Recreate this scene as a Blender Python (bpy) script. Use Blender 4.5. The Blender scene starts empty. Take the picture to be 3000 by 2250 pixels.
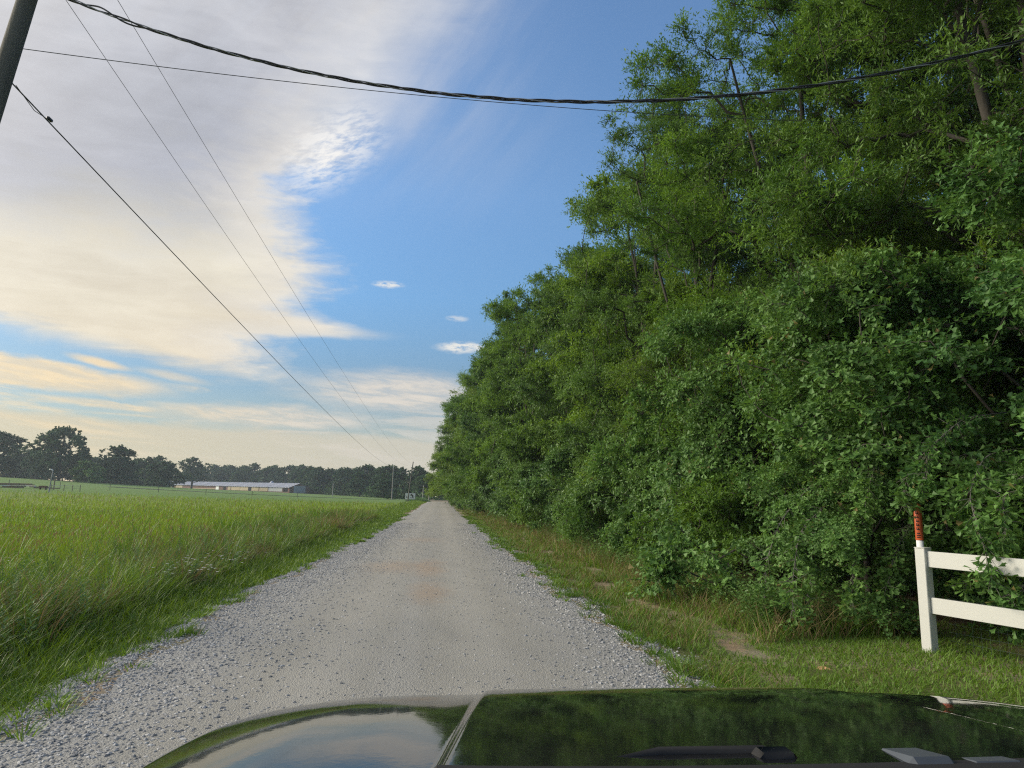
import bpy, math, random
import numpy as np
from mathutils import Vector, Matrix

# ------------------------------------------------------------------ camera, light, sky
sc = bpy.context.scene
COL = sc.collection
R = math.radians
cd = bpy.data.cameras.new('camera'); cam = bpy.data.objects.new('camera', cd); COL.objects.link(cam)
cd.sensor_width = 36; cd.lens = 24.0; cd.clip_start = 0.05; cd.clip_end = 6000
M3 = Matrix(((0.9944463, -0.0375075, -0.0983347), (-0.1031397, -0.1613637, -0.9814907), (0.0209456, 0.9861820, -0.1643361)))
cam.matrix_world = Matrix.Translation((0, 0, 1.75)) @ M3.to_4x4()
sc.camera = cam
sc.view_settings.view_transform = 'Standard'; sc.view_settings.look = 'None'
sc.view_settings.exposure = 0.4; sc.view_settings.gamma = 1.0
sc.cycles.use_denoising = False; sc.cycles.pixel_filter_type = 'BLACKMAN_HARRIS'; sc.cycles.filter_width = 1.2
sc.cycles.max_bounces = 8; sc.cycles.diffuse_bounces = 4; sc.cycles.glossy_bounces = 4
sc.cycles.transmission_bounces = 6; sc.cycles.transparent_max_bounces = 8; sc.cycles.volume_bounces = 0
SUN_AZ, SUN_EL = -78.0, 24.0          # degrees, azimuth from the road direction (+Y), towards +X
sd = bpy.data.lights.new('sun', 'SUN'); sun = bpy.data.objects.new('sun', sd); COL.objects.link(sun)
sd.energy = 3.2; sd.angle = R(24); sd.color = (1.0, 0.90, 0.74)
_s = Vector((math.sin(R(SUN_AZ))*math.cos(R(SUN_EL)), math.cos(R(SUN_AZ))*math.cos(R(SUN_EL)), math.sin(R(SUN_EL))))
sun.rotation_euler = _s.to_track_quat('Z', 'Y').to_euler()


class NT:
    """tiny expression builder for shader node trees"""
    def __init__(s, tree): s.t = tree; s.n = tree.nodes; s.l = tree.links
    def node(s, typ, **kw):
        n = s.n.new(typ)
        for k, v in kw.items(): setattr(n, k, v)
        return n
    def put(s, sock, v):
        if isinstance(v, bpy.types.NodeSocket): s.l.new(v, sock)
        elif isinstance(v, (tuple, list)) and len(v) == 3 and sock.type == 'RGBA': sock.default_value = (*v, 1)
        else: sock.default_value = v
    def m(s, op, a, b=0.0, c=0.0, clamp=False):
        n = s.node('ShaderNodeMath', operation=op, use_clamp=clamp)
        s.put(n.inputs[0], a); s.put(n.inputs[1], b); s.put(n.inputs[2], c); return n.outputs[0]
    def add(s, a, b): return s.m('ADD', a, b)
    def sub(s, a, b): return s.m('SUBTRACT', a, b)
    def mul(s, a, b, clamp=False): return s.m('MULTIPLY', a, b, clamp=clamp)
    def mx(s, a, b): return s.m('MAXIMUM', a, b)
    def step(s, v, a, b):           # smoothstep a..b -> 0..1 (a may exceed b)
        n = s.node('ShaderNodeMapRange', interpolation_type='SMOOTHSTEP')
        lo, hi, t0, t1 = (a, b, 0., 1.) if a <= b else (b, a, 1., 0.)
        s.put(n.inputs[0], v); n.inputs[1].default_value = lo; n.inputs[2].default_value = hi
        n.inputs[3].default_value = t0; n.inputs[4].default_value = t1; return n.outputs[0]
    def vec(s, x, y, z=0.0):
        n = s.node('ShaderNodeCombineXYZ'); s.put(n.inputs[0], x); s.put(n.inputs[1], y); s.put(n.inputs[2], z); return n.outputs[0]
    def sep(s, v):
        n = s.node('ShaderNodeSeparateXYZ'); s.l.new(v, n.inputs[0]); return n.outputs
    def noise(s, v, scale=1.0, detail=4.0, rough=0.55, dist=0.0, color=False):
        n = s.node('ShaderNodeTexNoise')
        if v is not None: s.l.new(v, n.inputs['Vector'])
        s.put(n.inputs['Scale'], scale); n.inputs['Detail'].default_value = detail
        n.inputs['Roughness'].default_value = rough; n.inputs['Distortion'].default_value = dist
        return n.outputs[1 if color else 0]
    def mix(s, f, a, b):
        n = s.node('ShaderNodeMix', data_type='RGBA'); s.put(n.inputs[0], f)
        s.put(n.inputs[6], a); s.put(n.inputs[7], b); return n.outputs[2]
    def ramp(s, f, pts, interp='LINEAR'):
        n = s.node('ShaderNodeValToRGB'); s.put(n.inputs[0], f); e = n.color_ramp.elements
        n.color_ramp.interpolation = interp
        e[0].position = pts[0][0]; e[0].color = (*pts[0][1], 1)
        e[1].position = pts[-1][0]; e[1].color = (*pts[-1][1], 1)
        for p, c in pts[1:-1]:
            q = e.new(p); q.color = (*c, 1)
        return n.outputs[0]
    def scale(s, col, k):
        n = s.node('ShaderNodeVectorMath', operation='SCALE'); s.put(n.inputs[0], col); s.put(n.inputs['Scale'], k); return n.outputs[0]


world = bpy.data.worlds.new('World'); sc.world = world; world.use_nodes = True
W = NT(world.node_tree); W.n.clear()
out = W.node('ShaderNodeOutputWorld'); bg = W.node('ShaderNodeBackground'); W.l.new(bg.outputs[0], out.inputs[0])
tc = W.node('ShaderNodeTexCoord'); dx, dy, dz = W.sep(tc.outputs['Generated'])[:]
az = W.mul(W.m('ARCTAN2', dx, dy), 57.29578)
el = W.mul(W.m('ARCSINE', dz), 57.29578)
sky = W.node('ShaderNodeTexSky', sky_type='NISHITA', sun_disc=False)
sky.sun_elevation = R(SUN_EL); sky.sun_rotation = R(SUN_AZ); sky.altitude = 100
sky.air_density = 1.0; sky.dust_density = 0.4; sky.ozone_density = 2.5
nis = W.scale(sky.outputs[0], 0.15)
tint = W.node('ShaderNodeMix', data_type='RGBA', blend_type='MULTIPLY'); tint.inputs[0].default_value = 1.0
W.put(tint.inputs[6], nis); W.put(tint.inputs[7], W.ramp(W.mul(el, 1/45.0), [(0.05, (0.36, 0.40, 0.40)), (0.22, (0.42, 0.53, 0.58)), (0.36, (0.62, 0.80, 0.88)), (0.55, (0.86, 1.0, 1.06)), (1.0, (0.92, 1.03, 1.10))]))
nis = tint.outputs[2]
# cloud fields, all functions of the direction in the sky
pv = W.vec(W.mul(az, 0.10), W.mul(el, 0.16), 3.1)
wn = W.sub(W.noise(pv, 1.0, 6, 0.6), 0.5)
wf = W.sub(W.noise(W.vec(W.mul(az, 0.30), W.mul(el, 0.95), 7.7), 1.0, 8, 0.62, 0.4), 0.5)
wh = W.sub(W.noise(W.vec(W.mul(az, 0.16), W.mul(W.add(el, W.mul(az, -0.06)), 0.9), 2.2), 1.0, 8, 0.6, 0.5), 0.5)      # long feathery bands
streak = W.noise(W.vec(W.mul(az, 0.075), W.mul(W.add(el, W.mul(az, 0.05)), 0.62), 1.3), 1.0, 8, 0.60, 0.5)
mott = W.noise(W.vec(W.mul(az, 0.26), W.mul(W.add(el, W.mul(az, 0.08)), 1.5), 9.3), 1.0, 8, 0.66, 0.4)
fc = W.node('ShaderNodeFloatCurve'); W.put(fc.inputs['Value'], W.mul(el, 1/45.0))
cv = fc.mapping.curves[0]
pts = [(8, -12), (10, -13.5), (12, -14.0), (13.3, -8.5), (14.5, -11.5), (16, -10.0), (18, -10.2), (21, -12.6), (24, -13.0), (26.5, -10.5), (29, -9.5), (33, -7.5), (38, -3.0), (45, 3)]
while len(cv.points) < len(pts): cv.points.new(0.5, 0.5)
for p, (e_, a_) in zip(cv.points, pts): p.location = (e_/45.0, (a_+40)/50.0)
fc.mapping.update()
edge = W.sub(W.mul(fc.outputs[0], 50.0), 40.0)
d_edge = W.sub(edge, W.add(az, W.add(W.mul(wn, -5.0), W.add(W.mul(wh, -5.0), W.mul(wf, -6.5)))))      # >0 inside
soft_hi = W.step(el, 26.0, 31.0)
inside_a = W.step(d_edge, -2.6, 3.8)
inside_b = W.step(W.sub(edge, W.add(az, W.add(W.mul(wn, -5.0), W.mul(wh, -3.0)))), -9.0, 7.0)
n_ = W.node('ShaderNodeMix', data_type='FLOAT'); W.put(n_.inputs[0], soft_hi); W.put(n_.inputs[2], inside_a); W.put(n_.inputs[3], inside_b)
main_in = n_.outputs[0]
def blob(a0, e0, ra, re_, warp=1.0, lo=1.0, hi=0.35, tilt=0.0):
    ea = W.add(W.sub(el, e0), W.mul(W.sub(az, a0), tilt))
    u = W.mul(W.add(W.sub(az, a0), W.mul(wn, warp*3)), 1.0/ra); v = W.mul(W.add(ea, W.mul(wf, warp*1.5)), 1.0/re_)
    return W.step(W.m('SQRT', W.add(W.mul(u, u), W.mul(v, v))), lo, hi)
# lower rim of the large cloud runs down to the right
rim = W.sub(el, W.add(8.6, W.mul(W.add(az, 16.0), -0.125)))
lowb = W.step(W.add(rim, W.add(W.mul(wn, 1.6), W.mul(wh, 2.2))), -0.5, 1.6)
Mmask = W.mul(main_in, lowb)
mcol = W.ramp(W.mul(W.add(el, W.add(W.mul(wn, 11.0), W.add(W.mul(wh, 5.0), W.mul(W.add(az, 18.0), -0.16)))), 1/45.0),
              [(0.18, (0.60, 0.50, 0.36)), (0.28, (0.61, 0.54, 0.42)), (0.40, (0.60, 0.555, 0.46)), (0.48, (0.45, 0.44, 0.42)), (0.56, (0.345, 0.35, 0.385)), (0.70, (0.355, 0.36, 0.395)), (0.90, (0.47, 0.465, 0.475))])
shade = W.mx(blob(-19.5, 25.0, 9.5, 6.5, 1.4, 1.0, 0.0, -0.25), W.mul(blob(-33.0, 21.0, 11.0, 3.2, 1.2, 1.0, 0.0), 0.8))
mcol = W.mix(W.mul(shade, 0.75), mcol, (0.335, 0.345, 0.39))
glowb = W.mx(blob(-16.5, 16.8, 7.0, 3.2, 1.2, 1.0, 0.0), W.mul(blob(-26.0, 13.2, 11.0, 1.8, 1.0, 1.0, 0.0), 0.7))
mcol = W.mix(W.mul(glowb, 0.5), mcol, (0.68, 0.625, 0.50))
lum = W.add(1.0, W.add(W.mul(wn, 0.45), W.mul(wh, 0.34)))
near_edge = W.mul(W.step(d_edge, 10.0, 1.0), W.step(el, 48.0, 34.0))
mcol = W.mix(W.mul(near_edge, 0.75), mcol, (0.67, 0.63, 0.565))
col = W.mix(W.mul(Mmask, 0.96), nis, W.scale(mcol, lum))
hz = W.m('POWER', 2.718, W.mul(W.mx(W.sub(el, 0.5), 0.0), -1/3.6))
hz = W.mx(hz, W.mul(W.step(W.add(el, W.add(W.mul(wh, 1.5), W.mul(W.add(az, 15), 0.02))), 5.6, 4.4), 0.72))
hcol = W.mix(W.step(az, -36.0, 6.0), (0.60, 0.475, 0.29), (0.57, 0.50, 0.40))
L = W.mul(W.step(streak, 0.50, 0.62), W.mul(W.step(el, 9.0, 7.5), W.step(el, 1.0, 4.0)))
cell = W.step(mott, 0.38, 0.60)
soft = W.m('MULTIPLY_ADD', cell, 0.45, 0.55)
right_bank = W.mul(blob(-3.5, 8.4, 12.0, 2.4, 0.8, 1.0, 0.25), soft)
left_bank = W.mul(blob(-33.0, 7.9, 14.0, 1.35, 0.7, 1.0, 0.6, 0.045), W.m('MULTIPLY_ADD', cell, 0.2, 0.8))
mid_bank = W.mul(W.mx(blob(-14.0, 5.9, 12.5, 1.25, 0.8, 1.0, 0.3, -0.01), blob(-25.0, 6.0, 6.5, 0.40, 0.4, 1.0, 0.3, 0.05)), soft)
tails = W.mx(blob(-25.8, 9.0, 2.6, 0.42, 0.3, 1.0, 0.2, 0.15), W.mul(blob(-21.0, 8.5, 3.6, 0.5, 0.3, 1.0, 0.1, 0.13), 0.6))
low = W.mx(W.mx(W.mul(L, 0.6), right_bank), W.mx(W.mx(left_bank, tails), mid_bank))
lcol = W.mix(W.step(az, -30.0, -6.0), (0.70, 0.55, 0.34), (0.57, 0.52, 0.455))
lcol = W.scale(lcol, W.add(0.80, W.mul(mott, 0.42)))
col = W.mix(hz, col, hcol)
col = W.mix(W.mul(low, 0.90), col, lcol)
# ragged white tuft at the cloud edge and small clouds
fine = W.noise(W.vec(W.mul(W.add(az, W.mul(el, -0.5)), 0.55), W.mul(W.add(el, W.mul(az, -0.25)), 1.35), 5.0), 1.0, 9, 0.66, 0.25)
tuft = W.mul(blob(-10.6, 27.0, 6.0, 3.9, 1.3, 1.05, 0.1, -0.50), W.step(fine, 0.36, 0.60))
small = W.mx(blob(-5.1, 17.2, 1.8, 0.36, 0.35, 1.0, 0.2), W.mx(blob(1.4, 12.4, 3.0, 0.62, 0.45, 1.0, 0.3), W.mul(blob(0.8, 14.8, 1.2, 0.35, 0.3), 0.5)))
small = W.mul(small, W.step(W.noise(W.vec(W.mul(az, 0.9), W.mul(el, 2.8), 2.0), 1.0, 7, 0.7), 0.34, 0.56))
wisp = W.mul(W.mul(blob(-13.0, 12.9, 11.0, 0.75, 0.5, 1.0, 0.1, -0.02), W.step(az, -1.0, -8.0)), 0.75)
veil = W.mul(W.mul(W.step(az, 14.0, -6.0), W.step(el, 20.0, 34.0)), W.m('MULTIPLY_ADD', W.step(W.noise(W.vec(W.mul(W.add(az, W.mul(el, -0.9)), 0.30), W.mul(el, 0.10), 4.0), 1.0, 5, 0.55), 0.3, 0.7), 0.34, 0.10))
col = W.mix(veil, col, (0.46, 0.49, 0.56))
col = W.mix(wisp, col, (0.60, 0.565, 0.50))
col = W.mix(W.mul(tuft, 0.9), col, (0.74, 0.72, 0.69))
col = W.mix(W.mul(small, 0.9), col, (0.68, 0.66, 0.61))
# the cloud glows round the hidden sun (left of the frame)
sv = W.node('ShaderNodeVectorMath', operation='DOT_PRODUCT'); W.l.new(tc.outputs['Generated'], sv.inputs[0]); sv.inputs[1].default_value = _s
glow = W.m('POWER', W.mx(sv.outputs['Value'], 0.0), 9.0)
addn = W.node('ShaderNodeVectorMath', operation='ADD'); W.put(addn.inputs[0], col); W.put(addn.inputs[1], W.scale((1.0, 0.86, 0.62), W.mul(glow, 1.3)))
col = W.mix(W.step(el, -0.5, -4.0), addn.outputs[0], (0.14, 0.17, 0.08))
W.put(bg.inputs[0], col); bg.inputs[1].default_value = 1.0

# ------------------------------------------------------------------ helpers
ORD = ['first', 'second', 'third', 'fourth', 'fifth', 'sixth', 'seventh', 'eighth', 'ninth', 'tenth', 'eleventh', 'twelfth', 'thirteenth', 'fourteenth', 'fifteenth', 'sixteenth', 'seventeenth', 'eighteenth', 'nineteenth', 'twentieth']+['twenty-'+q for q in ('first', 'second', 'third', 'fourth', 'fifth', 'sixth', 'seventh', 'eighth', 'ninth')]+['thirtieth']
FO = ['nearest']+[q+' nearest' for q in ORD[1:]]
rnd = random.Random(7)
def g(seed): return np.random.default_rng(seed)
def sm(a, b, x):
    t = np.clip((np.asarray(x, float)-a)/(b-a), 0, 1); return t*t*(3-2*t)

def hz_noise(x, y, f, s):
    return np.sin(x*f+s)*np.cos(y*f*1.13-s*2.1)+0.5*np.sin(x*f*2.3+y*f*1.7+s*3.3)

def ground(x, y):
    x = np.asarray(x, float); y = np.asarray(y, float)
    z = 0.5*sm(0, 150, y) - 0.22*sm(152, 166, y)*(1-sm(172, 186, y))
    z = z + 2.0*sm(8, 120, -x)*sm(20, 140, y)
    z = z + 2.9*np.exp(-((x+168)/52)**2-((y-250)/80)**2)
    z = z + 0.02*hz_noise(x, y, 0.9, 1.0)*sm(2.6, 4.5, np.abs(x+.35))
    z = z - 0.10*sm(2.7, 3.6, np.abs(x+.35))*(1-sm(4.2, 6.5, np.abs(x+.35)))
    z = z + 0.10*sm(6, 14, x)
    return z
RC, RW = -0.32, 2.70
def road_edge(y, side):
    y = np.asarray(y, float)
    return (0.10*np.sin(y*0.63+side*2)+0.07*np.sin(y*1.9+side*5)+0.05*np.sin(y*4.7+side)) + 0.1*np.sin(y*.13+side)

def mesh_from(name, V, F, smooth=False):
    """V (n,3) array; F (m,k) int array or list of arrays with differing k"""
    me = bpy.data.meshes.new(name)
    Fs = F if isinstance(F, list) else [F]
    Fs = [np.asarray(f) for f in Fs if len(f)]
    V = np.asarray(V, np.float32)
    me.vertices.add(len(V)); me.vertices.foreach_set('co', V.ravel())
    nl = sum(f.size for f in Fs); npol = sum(len(f) for f in Fs)
    me.loops.add(nl); me.polygons.add(npol)
    me.loops.foreach_set('vertex_index', np.concatenate([f.ravel() for f in Fs]).astype(np.int32))
    st = []; o = 0
    for f in Fs:
        st.append(o+np.arange(len(f))*f.shape[1]); o += f.size
    me.polygons.foreach_set('loop_start', np.concatenate(st).astype(np.int32))
    me.update(calc_edges=True)
    me.polygons.foreach_set('use_smooth', np.full(npol, bool(smooth)))
    me.validate(); return me

def obj(name, me, mat, parent=None, loc=(0, 0, 0)):
    if mat is not None and not me.materials: me.materials.append(mat)
    o = bpy.data.objects.new(name, me); COL.objects.link(o); o.location = loc
    if parent is not None: o.parent = parent
    return o
def tag(o, label=None, cat=None, group=None, kind=None):
    if label: o['label'] = label
    if cat: o['category'] = cat
    if group: o['group'] = group
    if kind: o['kind'] = kind
    return o
def thing(name, loc, label, cat, group=None, rz=0.0):
    o = bpy.data.objects.new(name, None); COL.objects.link(o); o.location = loc; o.rotation_euler = (0, 0, rz)
    o.empty_display_size = 0.3
    return tag(o, label, cat, group)
def copy_tree(src, loc, rz, s, label, group):
    c = src.copy(); COL.objects.link(c); c.location = loc; c.rotation_euler = (0, 0, rz); c.scale = s if isinstance(s, tuple) else (s, s, s)
    c['label'] = label
    if group: c['group'] = group
    for ch in src.children:
        d = ch.copy(); COL.objects.link(d); d.parent = c
        for gg in ch.children:
            e = gg.copy(); COL.objects.link(e); e.parent = d
    return c

class MB:
    """collects simple solids into one mesh"""
    def __init__(s): s.v = []; s.f = {}; s.n = 0
    def raw(s, V, F):
        V = np.asarray(V, float); s.v.append(V)
        for f in F: s.f.setdefault(len(f), []).append([i+s.n for i in f])
        s.n += len(V)
    def box(s, c, size, rot=None, bev=0.0):
        hx, hy, hz = [q/2 for q in size]
        if bev > 0:
            b = min(bev, hx*.9, hy*.9, hz*.9); V = []; 
            for sx in (-1, 1):
                for sy in (-1, 1):
                    for sz in (-1, 1):
                        V += [(sx*hx, sy*(hy-b), sz*(hz-b)), (sx*(hx-b), sy*hy, sz*(hz-b)), (sx*(hx-b), sy*(hy-b), sz*hz)]
            def I(sx, sy, sz, k): return ((sx > 0)*4+(sy > 0)*2+(sz > 0))*3+k
            F = []
            for q in (-1, 1):
                F.append([I(q, -1, -1, 0), I(q, 1, -1, 0), I(q, 1, 1, 0), I(q, -1, 1, 0)])
                F.append([I(-1, q, -1, 1), I(1, q, -1, 1), I(1, q, 1, 1), I(-1, q, 1, 1)])
                F.append([I(-1, -1, q, 2), I(1, -1, q, 2), I(1, 1, q, 2), I(-1, 1, q, 2)])
            for a in (-1, 1):
                for b_ in (-1, 1):
                    F.append([I(a, b_, -1, 0), I(a, b_, 1, 0), I(a, b_, 1, 1), I(a, b_, -1, 1)])
                    F.append([I(a, -1, b_, 0), I(a, 1, b_, 0), I(a, 1, b_, 2), I(a, -1, b_, 2)])
                    F.append([I(-1, a, b_, 1), I(1, a, b_, 1), I(1, a, b_, 2), I(-1, a, b_, 2)])
                    for c_ in (-1, 1): F.append([I(a, b_, c_, 0), I(a, b_, c_, 1), I(a, b_, c_, 2)])
        else:
            V = [(x*hx, y*hy, z*hz) for x in (-1, 1) for y in (-1, 1) for z in (-1, 1)]
            F = [[0, 1, 3, 2], [4, 6, 7, 5], [0, 4, 5, 1], [2, 3, 7, 6], [0, 2, 6, 4], [1, 5, 7, 3]]
        V = np.array(V)
        if rot is not None: V = V @ np.array(rot.to_3x3()).T
        s.raw(V+np.array(c), F)
    def tube(s, P, rad, k=8, cap=True):
        P = np.array(P, float); n = len(P)
        rad = np.broadcast_to(np.asarray(rad, float), (n,))
        T = np.gradient(P, axis=0) if n > 1 else np.array([[0, 0, 1.]])
        T /= np.linalg.norm(T, axis=1)[:, None]+1e-9
        ref = np.array([0, 0, 1.]) if abs(T[:, 2].mean()) < 0.9 else np.array([1., 0, 0])
        A = np.cross(T, ref); A /= np.linalg.norm(A, axis=1)[:, None]+1e-9; B = np.cross(T, A)
        th = np.arange(k)/k*2*math.pi
        V = P[:, None]+rad[:, None, None]*(A[:, None]*np.cos(th)[None, :, None]+B[:, None]*np.sin(th)[None, :, None])
        F = [[i*k+j, i*k+(j+1) % k, (i+1)*k+(j+1) % k, (i+1)*k+j] for i in range(n-1) for j in range(k)]
        if cap: F += [list(range(k)), [(n-1)*k+j for j in range(k)]]
        s.raw(V.reshape(-1, 3), F)
    def build(s, name, mat, parent=None, smooth=False, loc=(0, 0, 0)):
        me = mesh_from(name, np.concatenate(s.v), [np.array(f) for f in s.f.values()], smooth)
        return obj(name, me, mat, parent, loc)

# ------------------------------------------------------------------ materials
def new_mat(name):
    m = bpy.data.materials.new(name); m.use_nodes = True; t = NT(m.node_tree); t.n.clear()
    o = t.node('ShaderNodeOutputMaterial'); return m, t, o
def pbr(name, colr, rough=0.6, spec=0.4, metal=0.0, noise_amt=0.25, nscale=6.0, bump=0.0, bscale=40.0, coat=0.0, ior=1.45, stretch=(1, 1, 1)):
    m, t, o = new_mat(name); p = t.node('ShaderNodeBsdfPrincipled'); t.l.new(p.outputs[0], o.inputs[0])
    tcn = t.node('ShaderNodeTexCoord'); mp = t.node('ShaderNodeMapping'); t.l.new(tcn.outputs['Object'], mp.inputs[0]); mp.inputs['Scale'].default_value = stretch
    n = t.noise(mp.outputs[0], nscale, 5, 0.6)
    t.put(p.inputs['Base Color'], t.mix(n, tuple(c*(1-noise_amt) for c in colr), tuple(min(1, c*(1+noise_amt)) for c in colr)))
    p.inputs['Roughness'].default_value = rough; p.inputs['Specular IOR Level'].default_value = spec
    p.inputs['Metallic'].default_value = metal; p.inputs['Coat Weight'].default_value = coat; p.inputs['IOR'].default_value = ior
    p.inputs['Coat Roughness'].default_value = 0.03
    if bump:
        b = t.node('ShaderNodeBump'); b.inputs['Strength'].default_value = bump; b.inputs['Distance'].default_value = 0.02
        t.l.new(t.noise(mp.outputs[0], bscale, 6, 0.6), b.inputs['Height']); t.l.new(b.outputs[0], p.inputs['Normal'])
    return m
def leaf_mat(name, dark, light, trans=0.35, rough=0.5, spec=0.35, big=0.35, accent=None, tree_var=0.45):
    """leaves and blades: colour varies leaf by leaf and from bough to bough"""
    m, t, o = new_mat(name)
    ge = t.node('ShaderNodeNewGeometry'); tcn = t.node('ShaderNodeTexCoord')
    rn = ge.outputs['Random Per Island']
    big_n = t.noise(tcn.outputs['Object'], big, 3, 0.5)
    f = t.m('MULTIPLY_ADD', t.step(big_n, 0.36, 0.64), 0.65, t.mul(rn, 0.35))
    c = t.mix(f, dark, light)
    oi = t.node('ShaderNodeObjectInfo'); c = t.mix(t.mul(oi.outputs['Random'], tree_var), c, tuple(q*w for q, w in zip(light, (1.25, 1.05, .85))))
    if accent is not None: c = t.mix(t.step(rn, 0.985, 0.99), c, accent)
    p = t.node('ShaderNodeBsdfPrincipled'); t.put(p.inputs['Base Color'], c)
    p.inputs['Roughness'].default_value = rough; p.inputs['Specular IOR Level'].default_value = spec
    tr = t.node('ShaderNodeBsdfTranslucent')
    hs = t.node('ShaderNodeHueSaturation'); hs.inputs['Saturation'].default_value = 1.1; hs.inputs['Value'].default_value = 1.2; t.l.new(c, hs.inputs['Color'])
    hs.inputs['Hue'].default_value = 0.485
    t.l.new(hs.outputs[0], tr.inputs[0])
    mx = t.node('ShaderNodeMixShader'); mx.inputs[0].default_value = trans
    t.l.new(p.outputs[0], mx.inputs[1]); t.l.new(tr.outputs[0], mx.inputs[2]); t.l.new(mx.outputs[0], o.inputs[0])
    return m

M = {}
M['bark'] = pbr('bark', (0.065, 0.058, 0.050), 0.9, 0.2, noise_amt=0.45, nscale=4, bump=0.6, bscale=14, stretch=(1, 1, .25))
M['bark_pale'] = pbr('bark_pale', (0.15, 0.14, 0.125), 0.9, 0.2, noise_amt=0.4, nscale=5, bump=0.5, bscale=14, stretch=(1, 1, .3))
M['oak'] = leaf_mat('oak_leaf', (0.038, 0.108, 0.030), (0.150, 0.295, 0.072), 0.32, 0.50, 0.30, 0.9, accent=(0.20, 0.17, 0.06))
M['willow'] = leaf_mat('willow_oak_leaf', (0.040, 0.115, 0.022), (0.160, 0.300, 0.048), 0.38, 0.5, 0.3, 0.5)
M['blue'] = leaf_mat('dark_oak_leaf', (0.034, 0.096, 0.026), (0.125, 0.245, 0.052), 0.36, 0.5, 0.3, 0.5)
M['yellowish'] = leaf_mat('yellow_green_leaf', (0.050, 0.130, 0.022), (0.190, 0.325, 0.048), 0.36, 0.5, 0.35, 0.4)
M['shrub'] = leaf_mat('shrub_leaf', (0.052, 0.130, 0.038), (0.145, 0.270, 0.070), 0.32, 0.45, 0.4, 0.9)
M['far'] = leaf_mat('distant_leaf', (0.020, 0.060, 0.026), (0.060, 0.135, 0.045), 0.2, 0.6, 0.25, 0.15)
M['far_light'] = leaf_mat('distant_light_leaf', (0.08, 0.16, 0.05), (0.13, 0.23, 0.07), 0.25, 0.6, 0.25, 0.15)
M['grass'] = leaf_mat('grass_blade', (0.108, 0.205, 0.024), (0.195, 0.320, 0.042), 0.38, 0.5, 0.3, 0.22)
M['lush'] = leaf_mat('lush_blade', (0.080, 0.172, 0.026), (0.155, 0.275, 0.040), 0.38, 0.45, 0.35, 0.6)
M['straw'] = leaf_mat('straw_blade', (0.12, 0.10, 0.050), (0.26, 0.22, 0.115), 0.25, 0.7, 0.2, 0.8)
M['seed'] = leaf_mat('seed_head', (0.17, 0.13, 0.07), (0.28, 0.23, 0.12), 0.25, 0.8, 0.1, 0.3)
M['weed'] = leaf_mat('weed_leaf', (0.07, 0.16, 0.055), (0.15, 0.27, 0.09), 0.3, 0.5, 0.3, 0.6)
M['flower'] = pbr('petal', (0.80, 0.80, 0.76), 0.6, 0.2, noise_amt=0.05)
M['wire'] = pbr('black_cable', (0.022, 0.023, 0.028), 0.45, 0.5, noise_amt=0.2)
M['wire_grey'] = pbr('bare_strand', (0.30, 0.31, 0.33), 0.4, 0.5, metal=0.6, noise_amt=0.2)
M['thin'] = pbr('thin_wire', (0.07, 0.072, 0.075), 0.5, 0.4, noise_amt=0.1)
M['pole'] = pbr('weathered_pole', (0.13, 0.125, 0.11), 0.85, 0.25, noise_amt=0.35, nscale=3, bump=0.5, bscale=18, stretch=(3, 3, .2))
M['pole_pale'] = pbr('grey_pole', (0.30, 0.28, 0.25), 0.85, 0.25, noise_amt=0.25, nscale=3, stretch=(3, 3, .2))
M['vinyl'] = pbr('white_vinyl', (0.52, 0.525, 0.49), 0.42, 0.4, noise_amt=0.05, nscale=3, bump=0.04, bscale=6)
M['orange'] = pbr('orange_plastic', (0.40, 0.080, 0.025), 0.45, 0.4, noise_amt=0.12, nscale=9)
M['ink'] = pbr('black_ink', (0.02, 0.018, 0.018), 0.6, 0.2, noise_amt=0.05)
M['paint'] = None
M['galv'] = pbr('galvanised_roof', (0.36, 0.38, 0.45), 0.5, 0.4, metal=0.15, noise_amt=0.15, nscale=0.4)
M['curtain'] = pbr('tan_curtain', (0.42, 0.35, 0.24), 0.8, 0.2, noise_amt=0.18, nscale=0.7)
M['redwall'] = pbr('rust_wall', (0.15, 0.085, 0.065), 0.85, 0.2, noise_amt=0.3, nscale=0.6)
M['greypanel'] = pbr('grey_panel', (0.34, 0.35, 0.36), 0.7, 0.3, noise_amt=0.1)
M['darkopen'] = pbr('dark_opening', (0.02, 0.02, 0.02), 0.9, 0.1, noise_amt=0.1)
M['white'] = pbr('white_paint', (0.75, 0.76, 0.76), 0.5, 0.4, noise_amt=0.06)
M['blue_p'] = pbr('pale_blue_plastic', (0.30, 0.45, 0.58), 0.5, 0.4, noise_amt=0.06)
M['timber'] = pbr('old_timber', (0.20, 0.15, 0.11), 0.85, 0.2, noise_amt=0.4, nscale=2)
M['rust'] = pbr('rusty_steel', (0.17, 0.09, 0.06), 0.8, 0.3, noise_amt=0.3)
M['steel'] = pbr('galvanised_post', (0.35, 0.36, 0.37), 0.5, 0.5, metal=0.4, noise_amt=0.15)
M['mesh'] = pbr('green_wire', (0.05, 0.075, 0.07), 0.5, 0.4, noise_amt=0.1)
M['rubber'] = pbr('black_rubber', (0.02, 0.02, 0.021), 0.75, 0.3, noise_amt=0.15)
M['cowl'] = pbr('grey_cowl_plastic', (0.065, 0.075, 0.088), 0.55, 0.4, noise_amt=0.12, nscale=30)
M['carwhite'] = pbr('white_car_paint', (0.75, 0.76, 0.78), 0.25, 0.5, noise_amt=0.02, coat=0.5)
M['glass'] = pbr('dark_glass', (0.03, 0.035, 0.04), 0.08, 0.6, noise_amt=0.02)

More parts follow.
